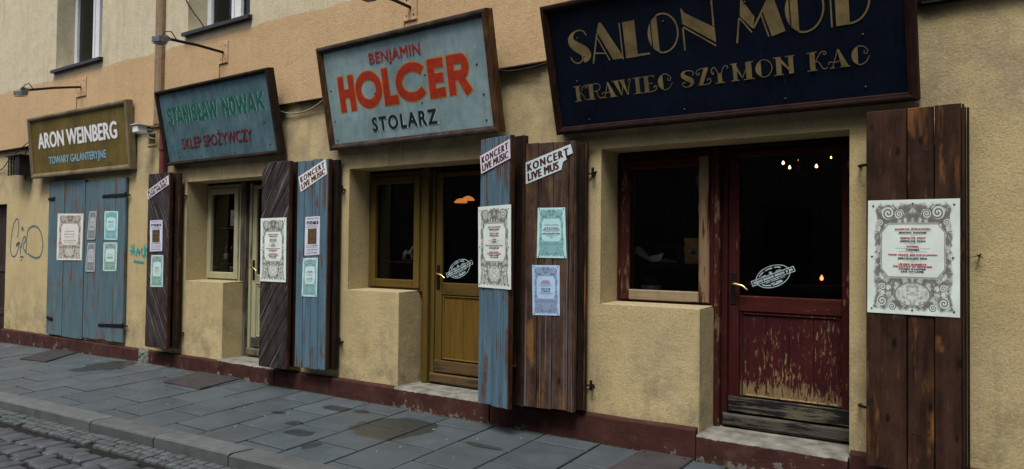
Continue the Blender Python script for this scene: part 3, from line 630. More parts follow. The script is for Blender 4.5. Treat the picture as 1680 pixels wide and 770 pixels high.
# plinth with its steps
PZ = lambda x: .205+.006*(x+10)+(.02 if x > -3.5 else 0)
def plinth(xa, xb):
    m = MB(); n = max(2, int((xb-xa)/.18)); r = random.Random(int(xa*10)); vs = []
    for i in range(n+1):
        x = xa+(xb-xa)*i/n; e = r.uniform(-.006, .006); zt = PZ(x)+r.uniform(-.004, .004)
        vs += [(x, -.048+e*1.3, -.12), (x, -.050+e, .08), (x, -.050+e*.6, zt-.014), (x, -.042, zt-.002), (x, -.004, zt+.008), (x, .02, zt+.009)]
    fs = []
    for i in range(n):
        for q in range(5): fs.append((i*6+q, (i+1)*6+q, (i+1)*6+q+1, i*6+q+1))
    fs += [(5, 4, 3, 2, 1, 0), tuple(n*6+q for q in range(6))]
    m.add(vs, fs); return m.build('plinth', MAT['plinth'], bld)
cuts = [-20, -15.9]
for a, b in ((-14.66, -8.31), (-7.19, -5.32), (-4.11, -2.17), (-1.09, 4), (-20, -15.9)): plinth(a, b)
for i, f in enumerate(FR):
    r = random.Random(40+i); m = MB(); a, b = f['xs'], f['x1']; zt = .238; n = 9; vs = []
    for q in range(n+1):
        x = a+(b-a)*q/n; e = r.uniform(-.008, .008)
        vs += [(x, -.062+e, -.12), (x, -.060+e, .10), (x, -.058+e*.5, zt-.016+e*.4), (x, -.045+e*.3, zt), (x, .02, zt+.004), (x, .38, zt+.007)]
    fs = []
    for q in range(n):
        for t in range(5): fs.append((q*6+t, (q+1)*6+t, (q+1)*6+t+1, q*6+t+1))
    fs += [(5, 4, 3, 2, 1, 0), tuple(n*6+t for t in range(6))]
    m.add(vs, fs); m.build('door_step', MAT['step'], bld)
# broken concrete lump and dirt line at the foot of the wall
r = random.Random(5); m = MB()
def lump(m, c, sx, sy, sz, r):
    vs = []; k = 7
    for h, s in ((0, 1), (.5, .95), (.9, .7), (1, .35)):
        for j in range(k): vs.append((c[0]+cos(2*pi*j/k)*sx*s*r.uniform(.8, 1.15), c[1]+sin(2*pi*j/k)*sy*s*r.uniform(.8, 1.15), c[2]+h*sz*r.uniform(.9, 1.1)))
    fs = [(i*k+j, i*k+(j+1) % k, (i+1)*k+(j+1) % k, (i+1)*k+j) for i in range(3) for j in range(k)]+[tuple(range(3*k, 4*k))]
    m.add(vs, fs)
def crag(m, x0, x1, y, z0, z1, r, nx=7, nz=6):
    vs = []
    for j in range(nz+1):
        for i in range(nx+1):
            e = (i in (0, nx)) or j == nz
            vs.append((x0+(x1-x0)*i/nx+(r.uniform(-.012, .012)), (-.045 if e else y+r.uniform(-.010, .008)), z0+(z1-z0)*j/nz+r.uniform(-.008, .008)))
    m.add(vs, [(j*(nx+1)+i, j*(nx+1)+i+1, (j+1)*(nx+1)+i+1, (j+1)*(nx+1)+i) for j in range(nz) for i in range(nx)])
crag(m, -10.16, -9.90, -.064, -.05, .215, r)
o = m.build('broken_concrete', MAT['chipc'], None, (-10, -.06, 0)); tag(o, 'grey broken concrete lump at the foot of the plinth, left of the dark shutter', 'concrete')
m = MB()
for i in range(900):
    x = r.uniform(-15, 1.2); on = any(f['xs'] < x < f['x1'] for f in FR); y = -.058-abs(r.gauss(0, .012))-(.01 if on else 0); s = r.uniform(.004, .014)
    lump(m, (x, y, gz(x, y)-.004), s*1.4, s*.8, s*.8, r)
for i in range(140):
    x = r.uniform(-13, -4); y = kin(x)+r.uniform(-.012, .006); s = r.uniform(.003, .008); lump(m, (x, y, gz(x, y)-.004), s*1.8, s*.7, s, r)
tag(m.build('dirt', MAT['dirt'], None, (-6, -.06, 0)), 'crumbs of dirt and moss gathered along the foot of the wall and the kerb', 'dirt', None, 'stuff')

m = MB(); r = random.Random(8)
for i in range(45):
    x = r.uniform(-12, -1); y = r.uniform(kin(x)+.05, -.1); sz = r.uniform(.003, .007); lump(m, (x, y, gz(x, y)), sz*1.6, sz, sz*.5, r)
tag(m.build('litter', plain('pale_litter', (.33, .34, .31), .9), None, (-6, -1, 0)), 'scattered crumbs of grit and gum on the pavement slabs', 'litter', None, 'stuff')
# windows of the floor above
for i, (a, b, c) in enumerate(UW):
    yb = .215; wn = MB(); fw_ = .055
    for (x0, x1, z0, z1) in ((a, a+fw_, c, 6.1), (b-fw_, b, c, 6.1), (a+fw_, b-fw_, c, c+.06), ((a+b)/2-.05, (a+b)/2+.05, c+.06, 6.1)): wn.cbox(x0, x1, yb, yb+.06, z0, z1, .006)
    fo = wn.build('window', MAT['white'], bld)
    for (p, q) in ((a+fw_, (a+b)/2-.05), ((a+b)/2+.05, b-fw_)):
        s_ = MB()
        for (x0, x1, z0, z1) in ((p, p+.05, c+.06, 6.1), (q-.05, q, c+.06, 6.1), (p+.05, q-.05, c+.06, c+.12)): s_.cbox(x0, x1, yb-.014, yb+.04, z0, z1, .006)
        s_.build('sash', MAT['white'], fo)
        g = MB(); g.add([(p, yb+.03, c+.1), (q, yb+.03, c+.1), (q, yb+.03, 6.1), (p, yb+.03, 6.1)], [(0, 1, 2, 3)]); g.build('pane', MAT['glass'], fo)
    sl_ = MB(); sl_.add([(a-.05, -.115, c-.03), (b+.05, -.115, c-.03), (b+.05, yb, c+.01), (a-.05, yb, c+.01), (a-.05, -.12, c-.075), (b+.05, -.12, c-.075), (b+.05, -.05, c-.075), (a-.05, -.05, c-.075)],
        [(0, 1, 2, 3), (4, 5, 1, 0), (7, 6, 5, 4), (0, 3, 7, 4), (1, 5, 6, 2)]); sl_.build('sill', MAT['sill'], fo)
    rm = MB(); rm.add([(a-.5, .31, c-.5), (b+.5, .31, c-.5), (b+.5, 2.5, c-.5), (a-.5, 2.5, c-.5), (a-.5, .31, 6.8), (b+.5, .31, 6.8), (b+.5, 2.5, 6.8), (a-.5, 2.5, 6.8)], [(0, 1, 2, 3), (7, 6, 5, 4), (3, 2, 6, 7), (0, 3, 7, 4), (2, 1, 5, 6)])
    rm.build('upstairs_room', MAT['room'], bld)
# down pipe: wide brown casing above, maroon pipe below
pxa, pxb = at(252.5, 100, -.125).x, at(262.5, 100, -.125).x
m = MB(); m.cbox(pxa, pxb, -.125, -.055, 3.235, 9.5, .02); m.build('downpipe_casing', MAT['pipe'], bld)
m = MB(); m.cbox(pxa-.03, pxb+.03, -.14, -.0, 3.205, 3.234, .004); m.build('pipe_collar', plain('collar_brown', (.12, .075, .045), .7), bld)
ppx = at(267.5, 250, -.055).x
m = MB(); m.tube([(ppx, -.055, .30), (ppx, -.055, 3.20)], .048, 10); m.tube([(ppx, -.055, 2.90), (ppx, -.055, 2.94)], .056, 10); m.build('downpipe', MAT['pipe2'], bld)
# vent opening
m = MB()
for (x0, x1, z0, z1) in ((-10.115, -10.085, 2.99, 3.19), (-9.905, -9.875, 2.99, 3.19), (-10.085, -9.905, 2.99, 3.02), (-10.085, -9.905, 3.16, 3.19)): m.cbox(x0, x1, -.012, .01, z0, z1, .003)
fo = m.build('vent', plain('vent_rim', (.36, .28, .15), .8), bld)
m = MB(); m.box(-10.09, -9.90, .12, .13, 3.02, 3.16); m.build('vent_back', MAT['black'], fo)
# dark door at the far left
m = MB()
for i in range(5): m.cbox(-15.9+i*.248, -15.9+i*.248+.24, .12, .16, .2, 2.33, .006)
lb_door = m.build('side_door', plain('dark_brown_door', (.030, .018, .015), .6), bld)
m = MB(); m.cbox(-15.9, -14.66, .10, .119, 1.15, 1.24, .004); m.cbox(-15.9, -14.66, .10, .119, .4, .5, .004); m.build('rail', plain('dark_brown_rail', (.045, .026, .02), .6), lb_door)
# hairline cracks and joint lines in the render: shallow strips
m = MB()
for (x, z0, z1) in ((-8.42, 2.47, 2.62), (-5.52, 2.47, 2.66)):
    m.cbox(x, x+.035, -.006, .0, z0, z1, .002)
m.build('joint_cover', plain('pale_filler', (.46, .38, .25), .9), bld)

# ------------------------------------------------------------ shopfronts (joinery stands 0.3 m back in the openings)
def rect_ring(m, x0, x1, z0, z1, l, r, b, t, y0, y1, c=.006):
    m.cbox(x0, x0+l, y0, y1, z0, z1, c); m.cbox(x1-r, x1, y0, y1, z0, z1, c); m.cbox(x0+l, x1-r, y0, y1, z0, z0+b, c)
    if t: m.cbox(x0+l, x1-r, y0, y1, z1-t, z1, c)
def pane(parent, x0, x1, z0, z1, y):
    g = MB(); g.add([(x0, y, z0), (x1, y, z0), (x1, y, z1), (x0, y, z1)], [(0, 1, 2, 3)]); return g.build('pane', MAT['glass'], parent)
YF = .30
specs = [
 dict(win='cream', winx='creamx', rails=('cream', 'cream', 'creamx', 'creamx'), post='weath', door='cream', doorx='creamx', panel='cream', kick='weath', lab=('cream painted shop window with peeling frame', 'cream painted shop door')),
 dict(win='ochre', winx='ochrex', rails=('ochre', 'ochre', 'ochrex', 'ochrex'), post='ochre', door='ochre', doorx='ochrex', panel='ochre_door', kick='kick2', lab=('ochre painted shop window', 'ochre yellow painted shop door')),
 dict(win='red', winx='redx', rails=('redworn', 'bare', 'barex', 'redx'), post='redworn', door='red', doorx='redx', panel='red_panel', kick='burnt', lab=('oxblood shop window with bare wood rails', 'flaking oxblood red shop door'))]
for i, (f, sp_) in enumerate(zip(FR, specs)):
    x0, xw, xd, x1 = f['x0'], f['xw'], f['xd'], f['x1']; zb = ZS+.035
    # window: outer frame, casement rails, pane
    m = MB(); rect_ring(m, x0+.002, xw+.03, zb-.03, ZL-.03, .045, .035, .03, .045, YF-.01, YF+.05)
    win = m.build('shop_window', MAT[sp_['win']], bld); win['label'] = sp_['lab'][0]
    l, r_, b, t = .075, .085, .085, .075; a0, a1, c0, c1 = x0+.047, xw-.005, zb+.002, ZL-.077
    for nm, mt, (p, q, u, v) in (('rail', sp_['rails'][0], (a0, a0+l, c0, c1)), ('rail', sp_['rails'][1], (a1-r_, a1, c0, c1)), ('rail', sp_['rails'][2], (a0+l, a1-r_, c0, c0+b)), ('rail', sp_['rails'][3], (a0+l, a1-r_, c1-t, c1))):
        m = MB(); m.cbox(p, q, YF-.03, YF+.03, u, v, .007); m.build(nm, MAT[mt], win)
    pane(win, a0+l-.01, a1-r_+.01, c0+b-.01, c1-t+.01, YF+.01)
    # sill capping of the block
    m = MB(); m.plate(lambda u, v, n: V((u, v, ZS+n-.0+(.0 if v < .02 else .010))), [(x0+.003, .004), (f['xs']-.004, .004), (f['xs']-.004, YF-.02), (x0+.003, YF-.02)], .008, .004)
    m.build('sill', plain('pale_sill_render', (.37, .315, .19), .9, 0, .2, 30), win)
    # post between window and door
    m = MB(); m.cbox(xw+.032, xd-.052, YF-.02, YF+.07, .245, ZL-.004, .008)
    m.build('door_post', MAT[sp_['post']], bld)
    m = MB(); m.cbox(xd-.05, xd-.004, YF+.03, YF+.09, .245, ZL-.004, .004); m.build('door_frame', MAT[sp_['door']] if i != 2 else MAT['red'], bld)
    # dark head beam
    m = MB(); m.box(x0+.003, x1-.003, YF+.0, YF+.06, ZL-.028, ZL-.002); m.build('head_beam', MAT['back'], bld)
    # door leaf
    yd = YF+.045; xr = x1-.035; zg0, zg1, zk = (1.28, 2.36, .49)
    m = MB(); st = .085
    m.cbox(xd, xd+st, yd, yd+.045, .245, ZL-.05, .006); m.cbox(xr-st, xr, yd, yd+.045, .245, ZL-.05, .006)
    door = m.build('shop_door', MAT[sp_['door']], bld); door['label'] = sp_['lab'][1]
    for (u, v) in ((1.15, 1.275), (2.36, 2.41)):
        m = MB(); m.cbox(xd+st, xr-st, yd+.002, yd+.043, u, v, .008); m.build('rail', MAT[sp_['doorx']], door)
    pane(door, xd+st-.01, xr-st+.01, 1.27, 2.37, yd+.025)
    # panel of vertical boards inside a moulding
    u0, u1 = xd+st, xr-st; k = 4 if i == 2 else 3; pw = (u1-u0-.05)/k
    for q in range(k):
        m = MB(); m.cbox(u0+.025+q*pw+.0012, u0+.025+(q+1)*pw-.0012, yd+.02, yd+.038, zk+.02, 1.125, .003); m.build('panel_board', MAT[sp_['panel']], door)
    m = MB(); rect_ring(m, u0+.001, u1-.001, zk, 1.148, .024, .024, .022, .024, yd+.008, yd+.036, .010); m.build('moulding', MAT[sp_['panel']], door)
    m = MB(); m.cbox(xd+.004, xr-.004, yd-.018, yd-.001, .365, zk-.004, .006); m.build('kick_board', MAT[sp_['kick']], door)
    m = MB(); m.cbox(xd-.03, xr+.02, yd-.055, yd-.02, .262, .355, .012); m.build('weather_board', MAT['burnt2' if i == 2 else ('kick2' if i == 1 else 'weath')], door)
    # handle on the hinge-free left stile
    hx, hz = xd+.042, 1.335 if i != 2 else 1.335
    m = MB(); m.cbox(hx-.022, hx+.022, yd-.006, yd-.0005, hz-.13, hz+.12, .002); hp = m.build('handle_plate', MAT['iron'], door)
    m = MB(); m.tube([(hx, yd-.004, hz+.03), (hx, yd-.05, hz+.03), (hx+.03, yd-.058, hz+.034), (hx+.09, yd-.058, hz+.018), (hx+.125, yd-.055, hz-.012)], [.011, .010, .010, .009, .008], 8); m.build('handle', MAT['brass'], door)
    # door frame right
    m = MB(); m.cbox(xr+.003, x1-.002, YF+.02, YF+.10, .245, ZL-.004, .004); m.build('door_frame', MAT[sp_['door']], bld)
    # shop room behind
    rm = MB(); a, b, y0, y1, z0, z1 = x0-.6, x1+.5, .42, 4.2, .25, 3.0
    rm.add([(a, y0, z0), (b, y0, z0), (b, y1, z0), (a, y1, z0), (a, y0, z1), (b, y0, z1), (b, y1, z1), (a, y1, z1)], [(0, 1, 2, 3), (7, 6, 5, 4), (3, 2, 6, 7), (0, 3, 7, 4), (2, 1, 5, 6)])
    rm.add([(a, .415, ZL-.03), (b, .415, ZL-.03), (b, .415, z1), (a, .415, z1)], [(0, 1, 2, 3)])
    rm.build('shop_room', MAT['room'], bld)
    # blocking above frames
    m = MB(); m.box(x0-.0+.002, x1-.002, YF+.07, YF+.10, ZL-.075, ZL-.03); m.build('head_beam', MAT['back'], bld)
# oval stickers on two door panes
for i, c in ((1, [(733, 452), (775, 430)]), (2, [(1234, 466), (1303, 441)])):
    y = YF+.045+.0245; A = at(*c[0], y); B = at(*c[1], y); ctr = (A+B)/2; L = (B-A).length; ang = atan2((B-A).z, (B-A).x)
    t = thing('window_sticker', ctr, ('small' if i == 1 else 'larger')+' pale oval sticker with a slanting banner on the glass of the '+('ochre door' if i == 1 else 'oxblood red door'), 'sticker', 'oval stickers on the door panes')
    ca, sa = cos(ang), sin(ang)
    T = lambda u, v, n: V((ctr.x+(u*ca-v*sa)*L, y-.001-n, ctr.z+(u*sa+v*ca)*L))
    m = MB(); w_ = .016
    rib(m, T, arc(0, 0, .39, .235, 0, 360, 40)[:-1], w_, 0, True)
    rib(m, T, [(-.5, -.055), (.5, -.055), (.5, .055), (-.5, .055)], w_, .0004, True); m.build('outline', MAT['sticker'], t)
    m = MB(); r = random.Random(i)
    for (u0, u1, v, h) in ((-.46, -.25, 0, .05), (-.22, .02, 0, .05), (.05, .28, 0, .05), (.31, .35, 0, .05), (.38, .46, 0, .05), (-.24, -.12, .075, .022), (.1, .22, .085, .022), (-.2, -.1, -.09, .02), (-.07, .12, -.09, .02), (.15, .25, -.09, .02), (-.1, -.01, -.145, .03), (.02, .16, -.145, .03)):
        x = u0
        while x < u1-.008:
            ww = r.uniform(.014, .026); poly2(m, T, [(x, v-h/2), (min(x+ww, u1), v-h/2), (min(x+ww, u1), v+h/2*r.uniform(.7, 1)), (x, v+h/2)], .0008); x += ww+.006
    for a0, a1 in ((118, 150), (80, 110), (45, 72), (210, 250), (258, 300)):
        rib(m, T, arc(0, 0, .335, .185, a0, a1, 6), .026, .0008)
    st = []
    for q in range(10): rr = .05 if q % 2 == 0 else .02; st.append((-.02+rr*cos(pi/2+q*pi/5), .09+rr*sin(pi/2+q*pi/5)))
    m.add([T(-.02, .09, .0012)]+[T(a, b, .0012) for a, b in st], [(0, 1+q, 1+(q+1) % 10) for q in range(10)])
    m.build('print', MAT['sticker'], t)

# ------------------------------------------------------------ things behind the glass
def bulb_at(px, py, y, name, label, mat, r, grp=None, cat='lamp'):
    p = at(px, py, y); m = MB(); k = [(0.0001, -r), (r*.7, -r*.7), (r, 0), (r*.75, r*.9), (r*.35, r*1.7), (.0001, r*2.1)]; m.lathe(p, k, 10)
    return m, p
# chandelier in the right shop
cp = at(1312, 262, 2.3); t = thing('chandelier', cp, 'lit chandelier with small candle bulbs hanging in the dark behind the oxblood red door', 'chandelier')
m = MB(); m.tube([cp+V((0, 0, .0)), V((cp.x, cp.y, 3.0))], .008, 6); m.lathe(cp+V((0, 0, -.12)), [(.0001, -.04), (.03, -.02), (.02, .02), (.012, .14)], 10); m.build('stem', MAT['iron'], t)
for (px, py) in ((1285, 268), (1295.5, 275.5), (1311.5, 263), (1339.5, 273.5), (1363.5, 259)):
    p = at(px, py, 2.3+random.uniform(-.2, .2)); m = MB(); m.tube([cp+V((0, 0, -.12)), (cp*.4+p*.6)+V((0, 0, -.14)), p+V((0, 0, -.06)), p+V((0, 0, -.015))], .006, 6); am = m.build('arm', MAT['iron'], t)
    m = MB(); r = .013 if px != 1363.5 else .008; m.lathe(p, [(.0001, -r), (r*.8, -r*.6), (r, 0), (r*.6, r), (.0001, r*2)], 10); m.build('bulb', MAT['bulb'], am)
def candle(px, py, y, lb):
    p = at(px, py, y); t = thing('candle_lamp', p+V((0, 0, -.06)), lb, 'candle', 'candles on the tables inside')
    m = MB(); m.lathe(p+V((0, 0, -.06)), [(.0001, 0), (.035, 0), (.03, .01), (.012, .014), (.012, .04)], 12); m.build('holder', MAT['iron'], t)
    m = MB(); m.lathe(p, [(.0001, -.02), (.012, -.015), (.016, .0), (.010, .018), (.0001, .034)], 10); m.build('flame', MAT['redbulb'], t)
    m = MB(); m.cbox(p.x-.3, p.x+.3, p.y-.3, p.y+.3, p.z-.10, p.z-.065); 
    tb = thing('table', (p.x, p.y, .25), ('dark table behind the oxblood red door' if 'oxblood' in lb else 'dark table behind the ochre door'), 'table', 'tables inside the shops')
    m.build('table_top', MAT['felt'], tb); m = MB(); m.tube([(p.x, p.y, .25), (p.x, p.y, p.z-.10)], .03, 8); m.build('leg', MAT['felt'], tb)
candle(1348, 457, 1.9, 'a candle glowing red low in the glass of the oxblood door')
candle(712.5, 451, 1.6, 'a candle glowing red at the left of the ochre door glass')
# copper shades behind the ochre door
for q, (px, py, lb) in enumerate(((756, 331, 'left and lower of the lit copper shades behind the ochre door'), (768, 327, 'right and higher of the lit copper shades behind the ochre door'))):
    p = at(px, py, 1.9+q*.1); t = thing('pendant_lamp', p, lb, 'lamp', 'copper pendant lamps')
    m = MB(); m.lathe(p, [(.085, -.015), (.08, 0), (.055, .025), (.02, .04), (.0001, .042)], 18); m.add([p+V((cos(a*pi/6)*.083, sin(a*pi/6)*.083, -.012)) for a in range(12)], [tuple(range(11, -1, -1))]); m.build('lamp_shade', MAT['copper'], t)
    m = MB(); m.tube([p+V((0, 0, .04)), V((p.x, p.y, 3.0))], .004, 5); m.build('cord', MAT['iron'], t)
def shelf(x0, x1, z, y0=.40, y1=.62, lb='', mat='edge'):
    t = thing('shelf', ((x0+x1)/2, (y0+y1)/2, z), lb, 'shelf'); m = MB(); m.cbox(x0, x1, y0, y1, z-.018, z, .003); m.build('shelf_board', MAT[mat], t)
    m = MB()
    for xx in (x0+.08, x1-.10): m.cbox(xx, xx+.015, y1-.16, y1-.01, z-.10, z-.0185, .002)
    m.build('bracket', MAT['iron'], t)['kind'] = 'stuff'
# right window: display
zsh = at(1100, 432, .55).z
shelf(-2.99, -2.12, zsh-.004, .42, .70, 'dark shelf across the window of the tailor shop', 'back')
shelf(-2.99, -2.12, 1.262, .42, .70, 'low dark shelf at the foot of the tailor shop window', 'back')
P0 = at(1127, 432, .55); P1 = at(1155, 391, .55); t = thing('cardboard_box', (P0.x+.1, .56, zsh), 'ochre box with a small dark picture label in the right window', 'box')
m = MB(); m.cbox(P0.x, P0.x+.24, .50, .66, zsh, P1.z-.03, .004); m.build('box_body', MAT['box'], t); m = MB(); m.cbox(P0.x-.006, P0.x+.246, .494, .666, P1.z-.03, P1.z, .004); m.build('lid', MAT['box'], t)
m = MB(); A = at(1131, 405, .499); B = at(1146, 420, .499); m.box(A.x, B.x, .4955, .499, B.z, A.z); lb_ = m.build('paper_label', plain('buff_label', (.38, .33, .24), .7), t)
m = MB(); m.box(A.x+.012, B.x-.01, .4945, .4954, B.z+.012, B.z+.026); m.box(A.x+.016, B.x-.012, .4945, .4954, B.z+.032, B.z+.042); m.tube([(A.x+.015, .4945, A.z-.01), (A.x+.03, .4945, A.z-.02), (B.x-.012, .4945, A.z-.018)], .003, 5); m.build('print', MAT['ink'], lb_)
# white papers / pattern sheets
t = thing('pattern_papers', at(1070, 430, .52), 'crumpled white papers lying on the shelf in the right window', 'papers')
def sheet(px, y, th=.003):
    pts = [at(a, b, y) for a, b in px]; m = MB(); n = len(pts); m.add([p for p in pts]+[p+V((0, .03, 0)) for p in pts], [tuple(range(n-1, -1, -1)), tuple(range(n, 2*n))]+[(i, (i+1) % n, n+(i+1) % n, n+i) for i in range(n)]); return m
sheet([(1043, 405), (1048, 404), (1066, 424), (1064, 428), (1042, 415)], .50).build('sheet', MAT['offwhite'], t)
sheet([(1064, 428), (1068, 420), (1080, 418), (1087, 415), (1084, 428), (1072, 430)], .515).build('sheet', plain('blue_white_paper', (.72, .84, .88), .6), t)
sheet([(1082, 428), (1090, 424), (1111, 429), (1108, 431.5), (1085, 431)], .53).build('sheet', plain('grey_paper', (.12, .15, .15), .6), t)
# sewing machine silhouette
b = at(1085, 431, .60); t = thing('sewing_machine', (b.x+.05, .6, zsh), 'small black sewing machine behind the papers in the right window', 'sewing machine')
m = MB(); m.cbox(b.x-.05, b.x+.22, .56, .66, zsh, zsh+.025, .006); m.build('bed', MAT['iron'], t)
m = MB(); m.cbox(b.x+.14, b.x+.20, .585, .635, zsh+.025, zsh+.15, .01); m.cbox(b.x-.04, b.x+.14, .59, .63, zsh+.115, zsh+.155, .01); m.cbox(b.x-.05, b.x-.015, .59, .63, zsh+.055, zsh+.1145, .006); m.build('arm', MAT['iron'], t)
m = MB(); m.tube([V((b.x+.225, .61, zsh+.11))+V((0, cos(a*pi/8)*.045, sin(a*pi/8)*.045)) for a in range(17)], .006, 6); m.build('hand_wheel', plain('bright_wheel', (.5, .5, .48), .25, .8), t)
# hat on the low shelf
h = at(1066, 476, .52); t = thing('hat', (h.x, .53, 1.262), 'hat with a pale blue band at the foot of the right window', 'hat')
m = MB(); m.lathe((h.x, .55, 1.268), [(.115, 0), (.12, .004), (.085, .012), (.083, .02)], 20); m.build('brim', plain('tweed', (.25, .22, .19), .9), t)
m = MB(); m.lathe((h.x, .55, 1.288), [(.083, 0), (.086, .03), (.083, .034)], 20); m.build('hat_band', MAT['hat'], t)
m = MB(); m.lathe((h.x, .55, 1.322), [(.083, 0), (.078, .05), (.05, .075), (.0001, .07)], 20); m.build('crown', MAT['felt'], t)
h = at(1122, 479, .52); t = thing('lace_scrap', (h.x, .5, 1.262), 'small scrap of white lace lying right of the hat', 'lace'); r = random.Random(2); m = MB()
for q in range(9): lump(m, (h.x+(q-4)*.014, .5+r.uniform(-.01, .01), 1.262), .012, .012, r.uniform(.008, .022), r)
m.build('lace', MAT['paper'], t)
# tailor's bust
b = at(1140, 352, .80); t = thing('dress_form', (b.x+.12, .85, .25), "linen tailor's bust half hidden behind the right window frame", 'mannequin')
m = MB(); m.lathe((b.x+.14, .85, b.z-.05), [(.0001, -.02), (.11, 0), (.125, .1), (.105, .20), (.13, .30), (.15, .36), (.12, .42), (.05, .46), (.04, .52), (.0001, .53)], 20); m.build('torso', MAT['linen'], t)
m = MB(); m.tube([(b.x+.14, .85, .25), (b.x+.14, .85, b.z-.06)], .018, 8); m.lathe((b.x+.14, .85, .25), [(.0001, .03), (.16, .02), (.16, 0)], 14); m.build('stand', MAT['iron'], t)
# middle window: shelf and rocking horse
z2 = at(680, 429, .55).z; shelf(-6.02, -5.2, z2, .42, .68, 'shelf across the window of the joiner shop', 'weath')
c = at(670, 418, .55); t = thing('rocking_horse', (c.x, .55, z2), 'little white rocking horse with a red saddle on the shelf of the middle window', 'toy')
T = lambda u, v, n=0: V((c.x+u*.0, .55, z2))
k = .011
def hp(a, b_, dy=0): return V((c.x+a*k, .55+dy, z2+b_*k))
m = MB()
m.tube([hp(-5, 8.5), hp(-3, 9.2), hp(0, 8.6), hp(3, 9.4), hp(4.6, 11.5), hp(5.4, 14.2)], [.014, .021, .019, .020, .013, .010], 8)
m.tube([hp(5.2, 14.4), hp(6.4, 13.6), hp(7.8, 12.2)], [.011, .010, .006], 8)
for sx, e in ((-4, -6.5), (3.6, 6)):
    for dy in (-.012, .012): m.tube([hp(sx, 8.6, dy), hp((sx+e)/2, 5.2, dy), hp(e, 2.2, dy*1.6)], [.009, .006, .005], 6)
m.tube([hp(-5.4, 9), hp(-7, 7.5), hp(-7.4, 5)], [.006, .005, .002], 6)
m.build('body', plain('white_toy_paint', (.85, .86, .88), .5), t)
m = MB(); m.lathe(hp(0, 9.6), [(.021, -.012), (.022, 0), (.014, .012), (.0001, .014)], 10); m.build('saddle', MAT['tin'], t)
for dy in (-.020, .020):
    m = MB(); m.tube([hp(a, 2.0+(a*a)/60-.9, dy) for a in range(-8, 9, 2)], .004, 6); m.build('rocker', MAT['tin'], t)
# left window: shelves with bottles, tin, jars, card
for zz, lb in ((at(365, 431, .5).z, 'middle shelf of the grocery window'), (at(365, 374, .5).z, 'upper shelf of the grocery window'), (1.262, 'lowest shelf of the grocery window')):
    shelf(-9.08, -8.42, zz, .40, .60, lb, 'weath')
zm = at(365, 431, .5).z
def bottle(px, y, lb, label=True):
    p = at(px, 431, y); p = V((p.x, y, zm)); t = thing('bottle', p, lb, 'bottle', 'bottles in the grocery window')
    m = MB(); m.lathe(p, [(.0001, 0), (.034, 0), (.036, .01), (.036, .17), (.026, .205), (.013, .23), (.012, .29), (.015, .292), (.015, .30), (.0001, .301)], 14); m.build('glass_body', MAT['bottle'], t)
    if label:
        m = MB(); m.lathe(p+V((0, 0, .05)), [(.0367, 0), (.0367, .075)], 14); m.build('bottle_label', MAT['label'], t)
bottle(372, .47, 'dark bottle with a pale label, right of the pair in the grocery window'); bottle(381, .52, 'dark bottle nearest the frame of the grocery window', False); bottle(366, .54, 'dark bottle standing nearest the red tin')
p = at(356, 431, .48); t = thing('tea_tin', (p.x, .48, zm), 'red tin with a round pale emblem in the grocery window', 'tin'); m = MB(); m.cbox(p.x-.07, p.x+.07, .44, .53, zm, zm+.19, .006); m.build('tin_body', MAT['tin'], t)
m = MB(); m.lathe((p.x, .4385, zm+.105), [(.0001, 0), (.032, 0)], 16, V((0, -1, 0))); m.build('emblem', plain('buff_emblem', (.45, .30, .18), .6), t)
for px, lb in ((358, 'small amber jar with pale lid at the foot of the grocery window, left one'), (382, 'small amber jar with pale lid at the foot of the grocery window, right one')):
    p = at(px, 450, .46); t = thing('jar', (p.x, .46, 1.262), lb, 'jar', 'jars in the grocery window')
    m = MB(); m.lathe((p.x, .46, 1.262), [(.0001, 0), (.045, 0), (.048, .01), (.048, .065), (.04, .08)], 14); m.build('jar_body', MAT['jar'], t); m = MB(); m.lathe((p.x, .46, 1.342), [(.044, 0), (.044, .018), (.0001, .019)], 14); m.build('lid', MAT['offwhite'], t)
A = at(378.5, 345, .42); B = at(388, 371, .42); t = thing('card', (A.x, .42, B.z), 'small pale card with a yellow picture hung inside the grocery window', 'card'); m = MB(); m.box(A.x, B.x+.02, .42, .423, B.z, A.z); m.build('card_sheet', MAT['paper'], t)
m = MB(); m.lathe(((A.x+B.x+.02)/2, .4195, (A.z+B.z)/2+.01), [(.0001, 0), (.028, 0)], 12, V((0, -1, 0))); m.build('picture', plain('yellow_print', (.45, .33, .05), .6), t)

